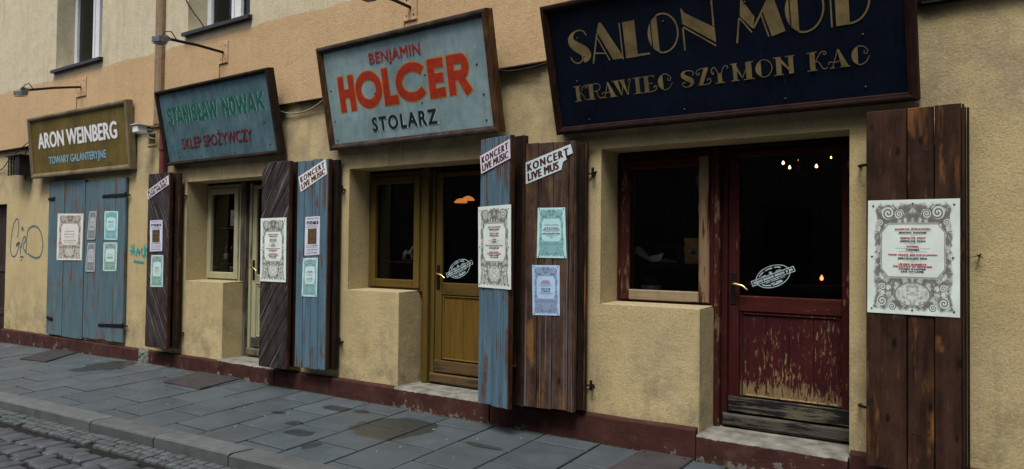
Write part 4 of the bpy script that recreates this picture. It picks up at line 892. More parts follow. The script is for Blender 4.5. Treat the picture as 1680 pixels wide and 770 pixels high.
# ------------------------------------------------------------ shutters
class Leaf:
    def __init__(s, p0, p1, z0, z1):
        s.p0 = V((p0[0], p0[1], 0)); s.d = V((p1[0]-p0[0], p1[1]-p0[1], 0)); s.w = s.d.length; s.d.normalize(); s.n = V((s.d.y, -s.d.x, 0)); s.z0, s.z1 = z0, z1
    def T(s, u, v, n): return s.p0 + s.d*u + V((0, 0, v)) + s.n*n
    def hit(s, px, py, off=0.0): return hit(px, py, s.p0+s.n*off, s.n)
    def uv(s, px, py, off=0.0):
        q = s.hit(px, py, off)-s.p0; return q.dot(s.d), q.z
TH = .036
def leaf_boards(t, lf, cuts, mat, r, diag=None, jit=.006, stile=None, back='back'):
    """front face at n=0, boards reach back to -TH"""
    if diag is None:
        for a, b in zip(cuts, cuts[1:]):
            g = .0032; dn = r.uniform(-.004, .004); e0, e1 = r.uniform(-jit, jit), r.uniform(-jit, jit)
            m = MB(); m.plate(lambda u, v, n: lf.T(u, v, n-TH+dn), [(a+g, lf.z0+e0), (b-g, lf.z0+e0+r.uniform(-.003, .003)), (b-g, lf.z1+e1), (a+g, lf.z1+e1+r.uniform(-.003, .003))], TH, .004); m.build('plank', mat, t)
    else:
        R = [(0, lf.z0), (lf.w, lf.z0), (lf.w, lf.z1), (0, lf.z1)]
        if diag > 0: R = [(0, lf.z0), (lf.w, lf.z0), (lf.w, lf.z1), (.10, lf.z1), (0, lf.z1-.12)]
        sl = diag; wd = .155; k = -8       # bands v - sl*u in [c, c+h]
        h = wd*sqrt(1+sl*sl); c = lf.z0-abs(sl)*lf.w-.1
        while c < lf.z1+abs(sl)*lf.w:
            hh = h*r.uniform(.85, 1.1); q = clip(R, sl, -1, -c-.003); q = clip(q, -sl, 1, c+hh-.003) if len(q) > 2 else []
            if len(q) > 2:
                dn = r.uniform(-.002, .002); m = MB(); m.plate(lambda u, v, n: lf.T(u, v, n-TH+dn), q, TH, .004); m.build('plank', mat, t)
            c += hh
    # battens across the back
    for z in (lf.z0+.28, lf.z1-.30):
        m = MB(); m.plate(lambda u, v, n: lf.T(u, v, n-TH-.024), [(.03, z-.05), (lf.w-.03, z-.05), (lf.w-.03, z+.05), (.03, z+.05)], .022, .002); m.build('batten', MAT[back], t)
    if diag is None:
        m = MB()
        for a, b in zip(cuts, cuts[1:]):
            for z in (lf.z0+.25, lf.z0+.31, lf.z1-.33, lf.z1-.27):
                for q in ((.25, .75) if b-a > .1 else (.5,)):
                    u = a+(b-a)*q+r.uniform(-.008, .008); m.lathe(lf.T(u, z+r.uniform(-.008, .008), .0005), [(.0048, 0), (.004, .0014), (.0001, .002)], 6, lf.n)
        m.build('nails', MAT['nail'], t)['kind'] = 'stuff'
    if stile:
        m = MB(); m.plate(lambda u, v, n: lf.T(u, v, n-TH-.01), [(lf.w+.001, lf.z0), (lf.w+.013, lf.z0), (lf.w+.013, lf.z1-.003), (lf.w+.001, lf.z1-.003)], TH+.008, .003); m.build('edge_strip', MAT[stile], t)
def hinges(t, x, ysh, zs, side):
    for z in zs:
        m = MB(); m.tube([(x, -.0, z), (x, -.045, z)], .010, 6); m.tube([(x, -.045, z-.035), (x, -.045, z+.045)], .012, 8); m.tube([(x, -.045, z), (x-side*.06, ysh, z)], .008, 6)
        m.tube([(x+side*.01, -.012, z), (x+side*.055, -.03, z-.004)], .008, 6); m.build('hinge', MAT['iron'], t)
def even(w, n, r, j=.01): return [0]+[w*i/n+r.uniform(-j, j) for i in range(1, n)]+[w]
r = random.Random(21)
# closed pair on the left
LA = Leaf((-12.96, -.052), (-11.775, -.046), .215, 2.625); LB = Leaf((-11.752, -.052), (-10.59, -.046), .25, 2.58)
t = thing('shutter', (-12.4, -.05, .2), 'left leaf of the closed grey blue plank shutters, under the olive sign', 'shutter', 'window shutters'); shA = t
cA = [LA.uv(p, 430)[0] for p in (93.5, 103.5, 116, 129)]; leaf_boards(t, LA, [0]+cA+[LA.w], MAT['blue2'], r, jit=.012)
cB = [LB.uv(p, 430)[0] for p in (163.5, 175, 187)]
t = thing('shutter', (-11.2, -.05, .2), 'right leaf of the closed grey blue plank shutters with two long iron strap hinges', 'shutter', 'window shutters'); shB = t
leaf_boards(t, LB, [0]+cB+[LB.w], MAT['blue2'], r, jit=.012)
def strap(t, lf, pts, n=.0):
    (a, b), (c, d) = [lf.uv(*p, .004) for p in pts]; m = MB(); m.plate(lambda u, v, nn: lf.T(u, v, nn+.0028), [(a, b-.022), (c, d-.026), (c, d+.026), (a, b+.022)], .009, .003)
    for q in (.15, .5, .85):
        uu = a+(c-a)*q; m.lathe(lf.T(uu, b+(d-b)*q, .0118), [(.010, 0), (.007, .004), (.0001, .005)], 8, lf.n)
    m.build('strap_hinge', MAT['iron'], t)
strap(shB, LB, ((168.5, 322.5), (206, 320))); strap(shB, LB, ((161.5, 533.5), (201, 535))); strap(shA, LA, ((79.5, 327), (90, 326))); strap(shA, LA, ((76.5, 521), (86, 523.5)))
for z in (LB.uv(207, 320)[1], LB.uv(203, 535)[1]):
    m = MB(); m.tube([(-10.56, -.001, z), (-10.56, -.065, z)], .010, 6); m.tube([(-10.56, -.065, z-.03), (-10.56, -.065, z+.04)], .013, 8); m.tube([(-10.56, -.04, z), (-10.50, -.03, z)], .009, 6); m.build('hinge_pin', MAT['iron'], shB)
# shop 1
L1L = Leaf((-9.718, -.20), (-9.225, -.19), .295, 2.575); L1Lb = Leaf((-9.70, -.115), (-9.165, -.10), .30, 2.57)
t = thing('shutter', (-9.45, -.15, .3), 'dark slanting plank shutter folded open left of the grocery window', 'shutter', 'window shutters'); leaf_boards(t, L1L, None, MAT['dark_dl'], r, -1.35, stile='edge'); leaf_boards(t, L1Lb, even(L1Lb.w, 3, r), MAT['back'], r, stile='brown'); hinges(t, -9.135, -.10, (.50, 2.28), -1)
L1R = Leaf((-7.256, -.225), (-6.80, -.205), .28, 2.575); L1Rb = Leaf((-7.25, -.12), (-6.79, -.10), .29, 2.575)
t = thing('shutter', (-7.0, -.15, .3), 'dark slanting plank shutter with a cut off corner, right of the cream door', 'shutter', 'window shutters'); leaf_boards(t, L1R, None, MAT['dark_dr'], r, 1.35, stile='edge'); leaf_boards(t, L1Rb, even(L1Rb.w, 3, r), MAT['back'], r, stile='edge')
m = MB(); m.tube([(-7.23, 0, 2.2), (-7.23, -.11, 2.2)], .01, 6); m.tube([(-7.23, 0, .6), (-7.23, -.11, .6)], .01, 6); m.build('hinge', MAT['iron'], t)
# shop 2
L2L = Leaf((-6.697, -.17), (-6.208, -.165), .325, 2.565); L2Lb = Leaf((-6.67, -.09), (-6.165, -.08), .33, 2.56)
t = thing('shutter', (-6.4, -.15, .3), 'blue plank shutter folded open left of the ochre framed window', 'shutter', 'window shutters'); leaf_boards(t, L2L, [0]+[L2L.uv(p, 430)[0] for p in (497.5, 511, 523)]+[L2L.w], MAT['blue'], r, stile='edge'); leaf_boards(t, L2Lb, even(L2Lb.w, 3, r), MAT['back'], r, stile='back'); hinges(t, -6.12, -.08, (.62, 2.24), -1)
L2R = Leaf((-4.101, -.25), (-3.70, -.36), .275, 2.59); L2Rb = Leaf((-4.08, -.075), (-3.668, -.205), .275, 2.60)
t = thing('shutter', (-3.9, -.2, .3), 'blue plank shutter standing half folded right of the ochre door, angled to the street', 'shutter', 'window shutters'); leaf_boards(t, L2R, [0]+[L2R.uv(p, 430)[0] for p in (793, 808.5, 822)]+[L2R.w], MAT['blue'], r, stile='edge'); leaf_boards(t, L2Rb, even(L2Rb.w, 3, r), MAT['back'], r, stile='edge')
m = MB(); a = L2R.T(L2R.w-.03, 1.15, -.05); b = L2Rb.T(L2Rb.w-.06, .62, .02); m.tube([a, b], .012, 4); m.tube([L2R.T(L2R.w-.05, .62, -.06), L2Rb.T(L2Rb.w-.05, .62, .02)], .014, 4); m.build('stay_bar', MAT['edge'], t)
m = MB(); m.tube([(-4.09, 0, 2.2), (-4.09, -.07, 2.2)], .01, 6); m.tube([(-4.09, 0, .6), (-4.09, -.07, .6)], .01, 6); m.build('hinge', MAT['iron'], t)
# shop 3
L3L = Leaf((-3.645, -.20), (-3.178, -.17), .29, 2.525); L3Lb = Leaf((-3.62, -.12), (-3.125, -.09), .30, 2.51)
t = thing('shutter', (-3.4, -.15, .3), 'grey brown plank shutter with ochre patches folded open left of the tailor window', 'shutter', 'window shutters'); leaf_boards(t, L3L, [0]+[L3L.uv(p, 430)[0] for p in (882, 906, 932)]+[L3L.w], MAT['brown2'], r, stile='brown2'); leaf_boards(t, L3Lb, even(L3Lb.w, 3, r), MAT['back'], r, stile='brown'); hinges(t, -3.075, -.09, (.50, 2.26), -1)
L3R = Leaf((-.965, -.18), (-.428, -.165), .24, 2.54); L3Rb = Leaf((-.95, -.10), (-.408, -.085), .25, 2.53)
t = thing('shutter', (-.7, -.15, .3), 'wide dark brown plank shutter at the far right, with the largest framed menu', 'shutter', 'window shutters'); leaf_boards(t, L3R, [0]+[L3R.uv(p, 430)[0] for p in (1488, 1533)]+[L3R.w], MAT['brown'], r, stile='brown'); leaf_boards(t, L3Rb, even(L3Rb.w, 3, r), MAT['back'], r, stile='back')
m = MB(); m.tube([(-1.03, 0, 2.2), (-1.03, -.05, 2.2), (-.98, -.09, 2.2)], .01, 6); m.tube([(-1.03, 0, .6), (-1.03, -.05, .6), (-.98, -.09, .6)], .01, 6); m.build('hinge', MAT['iron'], t)
# nails in the boards
for lf, own in ((L3L, 'a'), (L2R, 'b'), (L3R, 'c')): pass

# ------------------------------------------------------------ posters and strips
MENU = [('KAWIOR ŻYDOWSKI', 1, .62), ('JEWISH CAVIAR', 0, .5), ('GEFILTE FISH', 1, .45), ('GEFILTE FISH', 0, .45), ('CYMES', 1, .22), ('TZIMES', 0, .24), ('MISZ MASZ JEROZOLIMSKI', 1, .86), ('JERUSALEM MIX', 0, .52), ('UDZIEC JAGNIĘCY', 1, .50), ('PIECZONY W MIODZIE', 1, .68), ('HONEY ROASTED', 0, .48), ('LEG OF LAMB', 0, .40)]
MROW = [.93, .86, .755, .69, .585, .52, .42, .35, .235, .19, .14, .09]
def quadT(lf, px, off):
    c = [lf.hit(a, b, off) for a, b in px]   # tl tr br bl
    def T(u, v, n):
        top = c[0]+(c[1]-c[0])*u; bot = c[3]+(c[2]-c[3])*u; return bot+(top-bot)*v+lf.n*n
    return T
def poster(lf, px, mat, label, rows, tacks=4, grp='printed menu sheets on the shutters', off=.006, curl=0.0, name='poster'):
    T = quadT(lf, px, off); ctr = T(.5, 0, 0); t = thing(name, ctr, label, 'poster', grp)
    m = MB(); nu, nv = 4, 6; vs = []; uvs = []
    rr = random.Random(hash(label) % 1000 if False else len(label)*7+int(px[0][0]))
    for j in range(nv+1):
        for i in range(nu+1):
            u, v = i/nu, j/nv; w_ = rr.uniform(0, .0015)*(1 if 0 < i < nu else 1.6)
            vs.append(T(u, v, w_)); uvs.append((u, v))
    fs = [(j*(nu+1)+i, j*(nu+1)+i+1, (j+1)*(nu+1)+i+1, (j+1)*(nu+1)+i) for j in range(nv) for i in range(nu)]
    nb = len(vs)
    for j in range(nv+1):
        for i in range(nu+1): vs.append(T(i/nu, j/nv, -.0025)); uvs.append((i/nu, j/nv))
    per = [(0, i) for i in range(nu)]+[(j, nu) for j in range(nv)]+[(nv, i) for i in range(nu, 0, -1)]+[(j, 0) for j in range(nv, 0, -1)]
    ids = [j*(nu+1)+i for j, i in per]
    for a, b in zip(ids, ids[1:]+ids[:1]): fs.append((a, nb+a, nb+b, b))
    m.add(vs, fs, False); m.build('sheet', MAT[mat], t, uv=uvs)
    for red, mt in ((1, 'ink_red'), (0, 'ink'), (2, 'ink_grey')):
        m = MB(); any_ = False
        for (txt, c, uw, vc, vh) in rows:
            if c != red: continue
            any_ = True
            if txt is None: poly2(m, T, [(.5-uw/2, vc-vh/2), (.5+uw/2, vc-vh/2), (.5+uw/2, vc+vh/2), (.5-uw/2, vc+vh/2)], .0032)
            else: put_text('x', None, None, T, txt, .5-uw/2, .5+uw/2, vc-vh/2, vc+vh/2, .0032, .012, 1.08, 0, 1, mb=m, fat=(.003 if vh < .05 else .014))
        if any_: m.build('printed_text', MAT[mt], t)
    if tacks:
        m = MB(); hh = (T(0, 1, 0)-T(0, 0, 0)).length; ww = (T(1, 0, 0)-T(0, 0, 0)).length; tr = min(.006, ww*.02)
        for u, v in ((.06, .95), (.94, .95), (.5, .965), (.05, .5), (.93, .5), (.05, .04), (.5, .04), (.94, .045))[:8 if tacks > 4 else 0] or ((.06, .97), (.94, .97), (.06, .03), (.94, .03)):
            m.lathe(T(u, v, .002), [(tr, 0), (tr*.8, .003), (.0001, .004)], 8, lf.n)
        m.build('tack', MAT['nail'], t)['kind'] = 'stuff'
    return T, t
def menu_rows(full=True, sub=1.0):
    rows = []; v0, v1 = .335, .775
    for (txt, c, uw), k in zip(MENU, MROW):
        rows.append((txt, c, uw*.62, v0+(v1-v0)*k, .0135))
    for k, uw in ((.895, .44), (.825, .3), (.80, .05), (.72, .28), (.655, .2), (.63, .05), (.55, .42), (.487, .34), (.465, .05), (.385, .30), (.315, .24), (.29, .05), (.05, .05)):
        rows.append((None, 2, uw*.9, v0+(v1-v0)*k, .0022))
    return rows
poster(L3R, [(1424.3, 329.4), (1575, 325.7), (1575, 521.4), (1422.9, 512.3)], 'p_sepia', 'largest sepia engraved menu, on the wide brown shutter at the far right', menu_rows(), 8)
poster(L2R, [(784.8, 340), (838.2, 335.5), (838.2, 475.5), (785, 471)], 'p_sepia', 'tall sepia engraved menu on the angled blue shutter right of the ochre door', menu_rows(), 8)
poster(L1R, [(428, 358.5), (469.8, 357), (468.8, 463.5), (426.8, 461.5)], 'p_sepia', 'sepia engraved menu on the dark slanting plank shutter right of the cream door', menu_rows(), 8)
poster(LA, [(95, 350.7), (137, 350.7), (134, 427.3), (92.8, 427)], 'p_sepia2', 'largest brown engraved menu on the left leaf of the closed grey blue shutters', [('KAWIOR ŻYDOWSKI', 2, .36, .62, .012), ('JEWISH CAVIAR', 2, .46, .56, .014), ('GEFILTE FISH', 2, .4, .50, .014), ('MISZ MASZ JEROZOLIMSKI', 2, .5, .43, .014), ('JERUSALEM MIX', 2, .4, .38, .012)], 4)
small = lambda a, b, c=None: [(a, 1, .40, .60, .026)]+([(c, 1, .52, .56, .026)] if c else [])+[(None, 2, .42, .53, .005), (b, 0, .46, .46, .03), (None, 2, .42, .43, .005), (None, 2, .36, .40, .005), (None, 2, .08, .36, .01)]
poster(LB, [(146.7, 347), (158.8, 347), (156, 393.3), (142.5, 393.3)], 'p_grey', 'upper of the two narrow grey menus on the closed grey blue shutters', small('CYMES', 'TZIMES'))
poster(LB, [(144, 398.8), (156.8, 398.8), (155, 445.8), (140, 445.8)], 'p_grey', 'lower of the two narrow grey menus on the closed grey blue shutters', [(None, 2, .4, .55, .006), ('SHALOM', 2, .44, .5, .025), (None, 2, .4, .43, .006)])
poster(LB, [(171.6, 346.7), (194, 346.7), (192.6, 393.8), (171, 393.3)], 'p_aqua', 'upper aqua menu near the right edge of the closed grey blue shutters', [('GEFILTE', 1, .42, .64, .022), (None, 2, .46, .60, .006), (None, 2, .42, .55, .006), ('GEFILTE FISH', 1, .4, .49, .018), (None, 2, .4, .44, .006)])
poster(LB, [(170, 398), (192.6, 398), (191, 445), (169, 445)], 'p_green', 'lower green menu near the right edge of the closed grey blue shutters', [(None, 2, .4, .6, .006), (None, 2, .36, .56, .006), ('GOOSE', 0, .42, .49, .026), ('MAW', 0, .36, .45, .026)])
poster(L1L, [(248.2, 418.6), (268, 418.6), (267, 470.9), (246.8, 470.9)], 'p_green', 'green bordered menu below the concert flyer on the left dark shutter', [('CYMES', 1, .38, .60, .03), (None, 2, .42, .55, .006), (None, 2, .38, .51, .006), (None, 2, .42, .47, .006), (None, 2, .1, .41, .012)])
poster(L2L, [(497.2, 424), (521.5, 423), (519.5, 487.4), (495.0, 486.4)], 'p_teal', 'teal bordered menu below the concert flyer on the blue shutter', [('UDZIEC', 1, .34, .66, .018), ('JAGNIĘCY', 1, .46, .63, .018), (None, 2, .42, .58, .005), (None, 2, .36, .55, .005), ('ROASTED', 1, .36, .48, .018), ('LEG OF LAMB', 1, .46, .44, .018), (None, 2, .3, .40, .005)])
poster(L3L, [(882.5, 341.3), (927, 340.6), (929.5, 424), (880.6, 423)], 'p_aqua', 'aqua engraved menu with arched Hebrew heading, upper of two on the brown shutter', [('MISZ MASZ', 1, .50, .60, .022), ('JEROZOLIMSKI', 1, .60, .565, .022), (None, 2, .48, .53, .005), ('JERUSALEM MIX', 0, .62, .485, .026), (None, 2, .40, .45, .005), ('25 zł', 2, .10, .42, .016), ('ימלשורי ץימקמ', 2, .5, .66, .02)], 4)
poster(L3L, [(873, 435), (918, 435.7), (918.4, 518.1), (874, 517)], 'p_violet', 'lilac engraved menu, lower of two on the brown shutter', [('GĘSI', 1, .28, .685, .026), ('PIPEK', 1, .34, .645, .026), (None, 2, .50, .61, .005), (None, 2, .3, .585, .005), ('GOOSE', 0, .34, .53, .028), ('MAW', 0, .30, .485, .028), (None, 2, .54, .45, .005), (None, 2, .42, .43, .005), ('16 zł', 2, .12, .39, .014)], 4)
def flyer(lf, px, label):
    T, t = poster(lf, px, 'lilac', label, [('HEJNAŁ ME', 2, .8, .955, .035), ('המשנ', 0, .80, .845, .085), ('KONCERT', 2, .7, .765, .022), ('LIVE MUSIC', 2, .8, .725, .025), ('TRIO KLEZMER', 0, .76, .245, .022), (None, 2, .8, .20, .008), ('CODZIENNIE', 0, .76, .145, .022), (None, 2, .8, .10, .006), ('KAZIMIERZ', 0, .8, .055, .022)], 0, 'lilac concert flyers')
    m = MB(); poly2(m, T, [(.2, .29), (.8, .29), (.8, .69), (.2, .69)], .0032); m.build('picture', MAT['photo'], t)
flyer(L1L, [(246.4, 362), (266.6, 361), (266, 412), (245.9, 412.9)], 'lilac concert flyer with large Hebrew letters on the left dark shutter')
flyer(L2L, [(501.2, 356.5), (525, 354.8), (523.9, 418), (499.8, 419.6)], 'lilac concert flyer with large Hebrew letters on the blue shutter')
def strip(lf, outline, box, mat, label, l2='LIVE MUSIC', off=.007, w2=1.0):
    """outline px polygon; box: px corners (tl,tr,br,bl) of the full banner parallelogram for the two lines of text"""
    pts = [lf.uv(a, b, off) for a, b in outline][::-1]; ctr = lf.T(pts[0][0], pts[0][1], off)
    t = thing('concert_banner', ctr, label, 'banner', 'slanting concert strips on the shutters')
    n = len(pts); m = MB(); m.add([lf.T(u, v, off-.004) for u, v in pts]+[lf.T(u, v, off) for u, v in pts], [tuple(range(n, 2*n))]+[(i, (i+1) % n, n+(i+1) % n, n+i) for i in range(n)]); m.build('strip', MAT[mat], t)
    T = quadT(lf, box, off)
    put_text('printed_text', MAT['ink_dark'], t, T, 'KONCERT', .05, .95, .53, .89, .0012, .01, 1.35, fat=.012)
    put_text('printed_text', MAT['ink_dark'], t, T, l2, .05, .05+.90*w2, .09, .45, .0012, .01, 1.08, fat=.012)
b = [(240.3, 314), (276.3, 287.5), (277, 303), (243, 327.5)]; strip(L1L, b, b, 'paper_v', 'small lilac white concert strip at the top of the left dark shutter')
b = [(489.5, 290.6), (534, 261), (536.4, 285.6), (493.5, 315)]; strip(L2L, b, b, 'paper', 'white concert strip at the top of the blue shutter left of the ochre window')
b = [(787.3, 256.8), (836.2, 228), (837, 260), (789.4, 285.6)]; strip(L2R, b, b, 'paper_v', 'white concert strip at the top of the angled blue shutter')
b = [(860.5, 267.5), (935.9, 236.5), (940.5, 271), (862.5, 302.6)]; strip(L3L, [(862.6, 267), (935.9, 236.5), (939.8, 251.3), (928, 257), (929.5, 262), (923.5, 266), (921, 278.6), (862.6, 302.6)], b, 'paper_b', 'torn white concert strip at the top of the brown shutter, its last letters gone', 'LIVE MUS', w2=.74)

# ------------------------------------------------------------ signboards
def sign(key, p, label, board, fr, frz, fwid, fdep, nails=()):
    x0, z0, b, w_, h, tl, ya = p
    wd = V((cos(ya), sin(ya), 0)); nh = V((sin(ya), -cos(ya), 0)); upv = V((0, 0, 1))*cos(tl)+nh*sin(tl); nn = nh*cos(tl)-V((0, 0, 1))*sin(tl); bl = V((x0, -b, z0))
    def T(u, v, n): return bl+wd*u+upv*v+nn*n
    t = thing('signboard', bl+wd*w_/2, label, 'sign', 'painted shop signs leaning out over the street')
    m = MB(); m.plate(lambda u, v, n: T(u, v, n-.05), [(fwid*.6, fwid*.6), (w_-fwid*.6, fwid*.6), (w_-fwid*.6, h-fwid*.6), (fwid*.6, h-fwid*.6)], .045, .002); m.build('board', MAT[board], t)
    f = fwid; O = [(0, 0), (w_, 0), (w_, h), (0, h)]; I = [(f, f), (w_-f, f), (w_-f, h-f), (f, h-f)]
    for i in range(4):
        j = (i+1) % 4; mt = fr if i in (0, 2) else frz; m = MB(); q = .25
        def lerp(a, c_, s_): return (a[0]+(c_[0]-a[0])*s_, a[1]+(c_[1]-a[1])*s_)
        prof = [(0, -.075), (0, fdep*.55), (.12, fdep*.9), (.4, fdep), (.62, fdep*.93), (.70, fdep*.62), (.9, fdep*.5), (1, fdep*.15), (1, -.012)]
        vs = []
        for s_, nn_ in prof:
            a = lerp(O[i], I[i], s_); c_ = lerp(O[j], I[j], s_); vs += [T(a[0], a[1], nn_), T(c_[0], c_[1], nn_)]
        fs = [(2*k+1, 2*k, 2*k+2, 2*k+3) for k in range(len(prof)-1)]+[(0, 1, 2*len(prof)-1, 2*len(prof)-2)]+[tuple(range(0, 2*len(prof), 2)), tuple(range(2*len(prof)-1, 0, -2))]
        m.add(vs, fs); m.build('frame_rail', MAT[mt], t)
    # iron stays to the wall
    for u in (w_*.12, w_*.88):
        a = T(u, h*.85, -.06); c_ = V((a.x, -.03 if a.z > 3.26 else .0, a.z-.02)); m = MB(); m.tube([a, c_], .012, 6); m.build('stay', MAT['iron'], t)
        a = T(u, .12, -.06); m = MB(); m.tube([a, V((a.x, .01, a.z))], .012, 6); m.build('stay', MAT['iron'], t)
    if nails:
        for (u, v) in nails:
            m = MB(); m.lathe(T(u, v, -.0045), [(.010, 0), (.009, .004), (.0001, .006)], 8, nn); m.build('nail', MAT['nail'], t)
    return T, t
T, t = sign('aron', (-13.35, 2.69, .135, 2.97, .966, .093, 0.02), 'olive brown sign lettered ARON WEINBERG, leftmost of the four', 'olive', 'olive_f', 'olive_f', .07, .03, ((1.3, .86), (.25, .8), (2.6, .8), (2.4, .12), (.3, .12), (1.5, .12)))
put_text('lettering', MAT['t_white'], t, T, 'ARON WEINBERG', .27, 2.65, .455, .70, .0, .0, 1.0, fat=.013)
put_text('lettering', MAT['t_lblue'], t, T, 'TOWARY GALANTERYJNE', .59, 2.31, .20, .315, .0, .006, 1.0, fat=.004)
T, t = sign('stan', (-9.456, 2.678, .08, 2.376, .968, .201, -.01), 'slate blue sign lettered STANISŁAW NOWAK, second from the left', 'teal', 'frame_dark', 'frame_dark', .05, .03, ((2.15, .38), (2.2, .12), (1.5, .08), (.8, .08), (.3, .1)))
STN = [[('S', .175, .285), ('T', .29, .395), ('A', .395, .52), ('N', .53, .64), ('I', .655, .70), ('S', .712, .822), ('Ł', .84, .93), ('A', .925, 1.05), ('W', 1.05, 1.24)], [('N', 1.345, 1.46), ('O', 1.475, 1.60), ('W', 1.605, 1.82), ('A', 1.825, 1.965), ('K', 1.985, 2.12)]]
def block_words(T, t):
    for word in STN:
        for mt, du, dv, n0 in (('t_shadow', .007, -.007, -.0042), ('t_green', 0, 0, -.0018)):
            m = MB(); n = n0
            for ch, a, b in word:
                u = lambda q: .18+(q-.175)*1.045+du
                n = heavy(ch, u(a), u(b), .52+dv, .735+dv, (.036 if ch in 'WAKN' else .042), 0, T, m, n) - .0001*0
                n = n if n < n0+.0020 else n0
            m.build('lettering', MAT[mt], t)
DEFER = (T, t)
put_text('lettering', MAT['t_red'], t, T, 'SKLEP SPOŻYWCZY', .41, 1.90, .195, .330, .0, .0, 1.04, capbody='SKLEP SPOŻYWCZY', fat=.003)
T, t = sign('holc', (-6.258, 2.66, .08, 2.306, 1.077, .195, -.031), 'pale blue sign lettered BENJAMIN HOLCER STOLARZ, third from the left', 'sky', 'frame_wood', 'frame_woodz', .065, .034, ((.12, .62), (.12, .3), (.12, .1), (2.12, .62), (2.16, .35), (2.16, .12), (1.48, .61), (.86, .06), (1.5, .06), (.73, .42), (.78, .52), (1.4, .36)))
put_text('lettering', MAT['t_red2'], t, T, 'BENJAMIN', .755, 1.46, .81, .915, .0, .003, 1.04, fat=.003)
put_text('lettering', MAT['t_shadow'], t, T, 'STOLARZ', .69, 1.59, .138, .278, -.0025, .006, 1.25, fat=.007)
put_text('lettering', MAT['t_black'], t, T, 'STOLARZ', .68, 1.575, .145, .285, .0, .006, 1.25, fat=.007)
def heavy(letter, u0, u1, v0, v1, w_, ex, T, m, n):
    s = w_/2; a, b, c, d = u0+s, u1-s, v0+s, v1-s; k = 0; st = []
    if letter == 'H': st = [[(a, v0), (a, v1)], [(b, v0), (b, v1)], [(a, (v0+v1)/2+.0), (b, (v0+v1)/2)]]
    if letter == 'L': st = [[(a, v0), (a, v1)], [(a, c), (u1, c)]]
    if letter == 'E': st = [[(a, v0), (a, v1)], [(a, c), (u1, c)], [(a, d), (u1, d)], [(a, (v0+v1)/2), (u1-.01, (v0+v1)/2)]]
    if letter == 'O': st = ['C']
    if letter == 'T': st = [[(u0, d), (u1, d)], [((a+b)/2, v0), ((a+b)/2, v1)]]
    if letter == 'I': st = [[((a+b)/2, v0), ((a+b)/2, v1)]]
    if letter == 'A': st = [[(a-.006, v0), ((a+b)/2-.006, v1)], [(b+.006, v0), ((a+b)/2+.006, v1)], [(a+.02, v0+(v1-v0)*.27), (b-.02, v0+(v1-v0)*.27)]]
    if letter == 'N': st = [[(a, v0), (a, v1)], [(b, v0), (b, v1)], [(a, v1-.01), (b, v0+.01)]]
    if letter == 'Ł': st = [[(a, v0), (a, v1)], [(a, c), (u1, c)], [(u0-.012, v0+(v1-v0)*.40), (u0+w_+.03, v0+(v1-v0)*.60)]]
    if letter == 'W': q_ = (b-a)/4; st = [[(a-.006, v1), (a+q_, v0)], [(a+q_, v0), (a+2*q_, v1-.01)], [(a+2*q_, v1-.01), (a+3*q_, v0)], [(a+3*q_, v0), (b+.006, v1)]]
    if letter == 'K': st = [[(a, v0), (a, v1)], [(a+.01, v0+(v1-v0)*.42), (b+.01, v1)], [(a+(b-a)*.35, v0+(v1-v0)*.58), (b+.012, v0)]]
    if letter == 'S': m_ = (v0+v1)/2; st = [smooth([(b, d-.030), (b-.006, d-.008), ((a+b)/2, d+.004), (a+.004, d-.010), (a, (d+m_)/2), (a+.012, m_+.014), (b-.012, m_-.014), (b, (c+m_)/2), (b-.004, c+.010), ((a+b)/2, c-.004), (a+.006, c+.008), (a, c+.030)], 2)]
    if letter == 'C': st = [arc((a+b)/2+.01, (c+d)/2, (b-a)/2+.02, (d-c)/2, 38, 322, 24)]
    if letter == 'R': st = [[(a, v0), (a, v1)], [(a, d)]+arc(b-.06, (d+(v0+v1)/2-.01)/2, .055, (d-(v0+v1)/2+.01)/2, 90, -90, 10)+[(a, (v0+v1)/2-.01)], [(a+.09, (v0+v1)/2-.0), (u1-s*.55, v0)]]
    for q in st:
        if q == 'C': rib(m, T, arc((a+b)/2, (c+d)/2, (b-a)/2, (d-c)/2, 0, 360, 32)[:-1], w_+2*ex, n, True)
        else: rib(m, T, q, w_+2*ex, n, False, ex)
        n += .0002
    return n
block_words(*DEFER)
for mt, ex, n0 in (('t_yel', .0085, -.0038), ('t_orange', -.003, -.0018)):
    m = MB(); n = n0
    for ch, a, b in (('H', .24, .485), ('O', .495, .885), ('L', .90, 1.10), ('C', 1.09, 1.50), ('E', 1.515, 1.72), ('R', 1.76, 2.03)): heavy(ch, a, b, .382, .752 if ch in 'OC' else .745, .088, ex, T, m, n)
    m.build('lettering', MAT[mt], t)
T, t = sign('salon', (-3.399, 2.597, .08, 2.731, 1.06, .27, -.002), 'navy blue sign lettered SALON MOD in gold, largest at the right', 'navy', 'frame_red', 'frame_redz', .062, .034, ((.30, .76), (1.05, .77), (1.67, .80), (.25, .42), (1.15, .10), (2.42, .46), (2.42, .12), (.32, .1), (1.9, .1)))
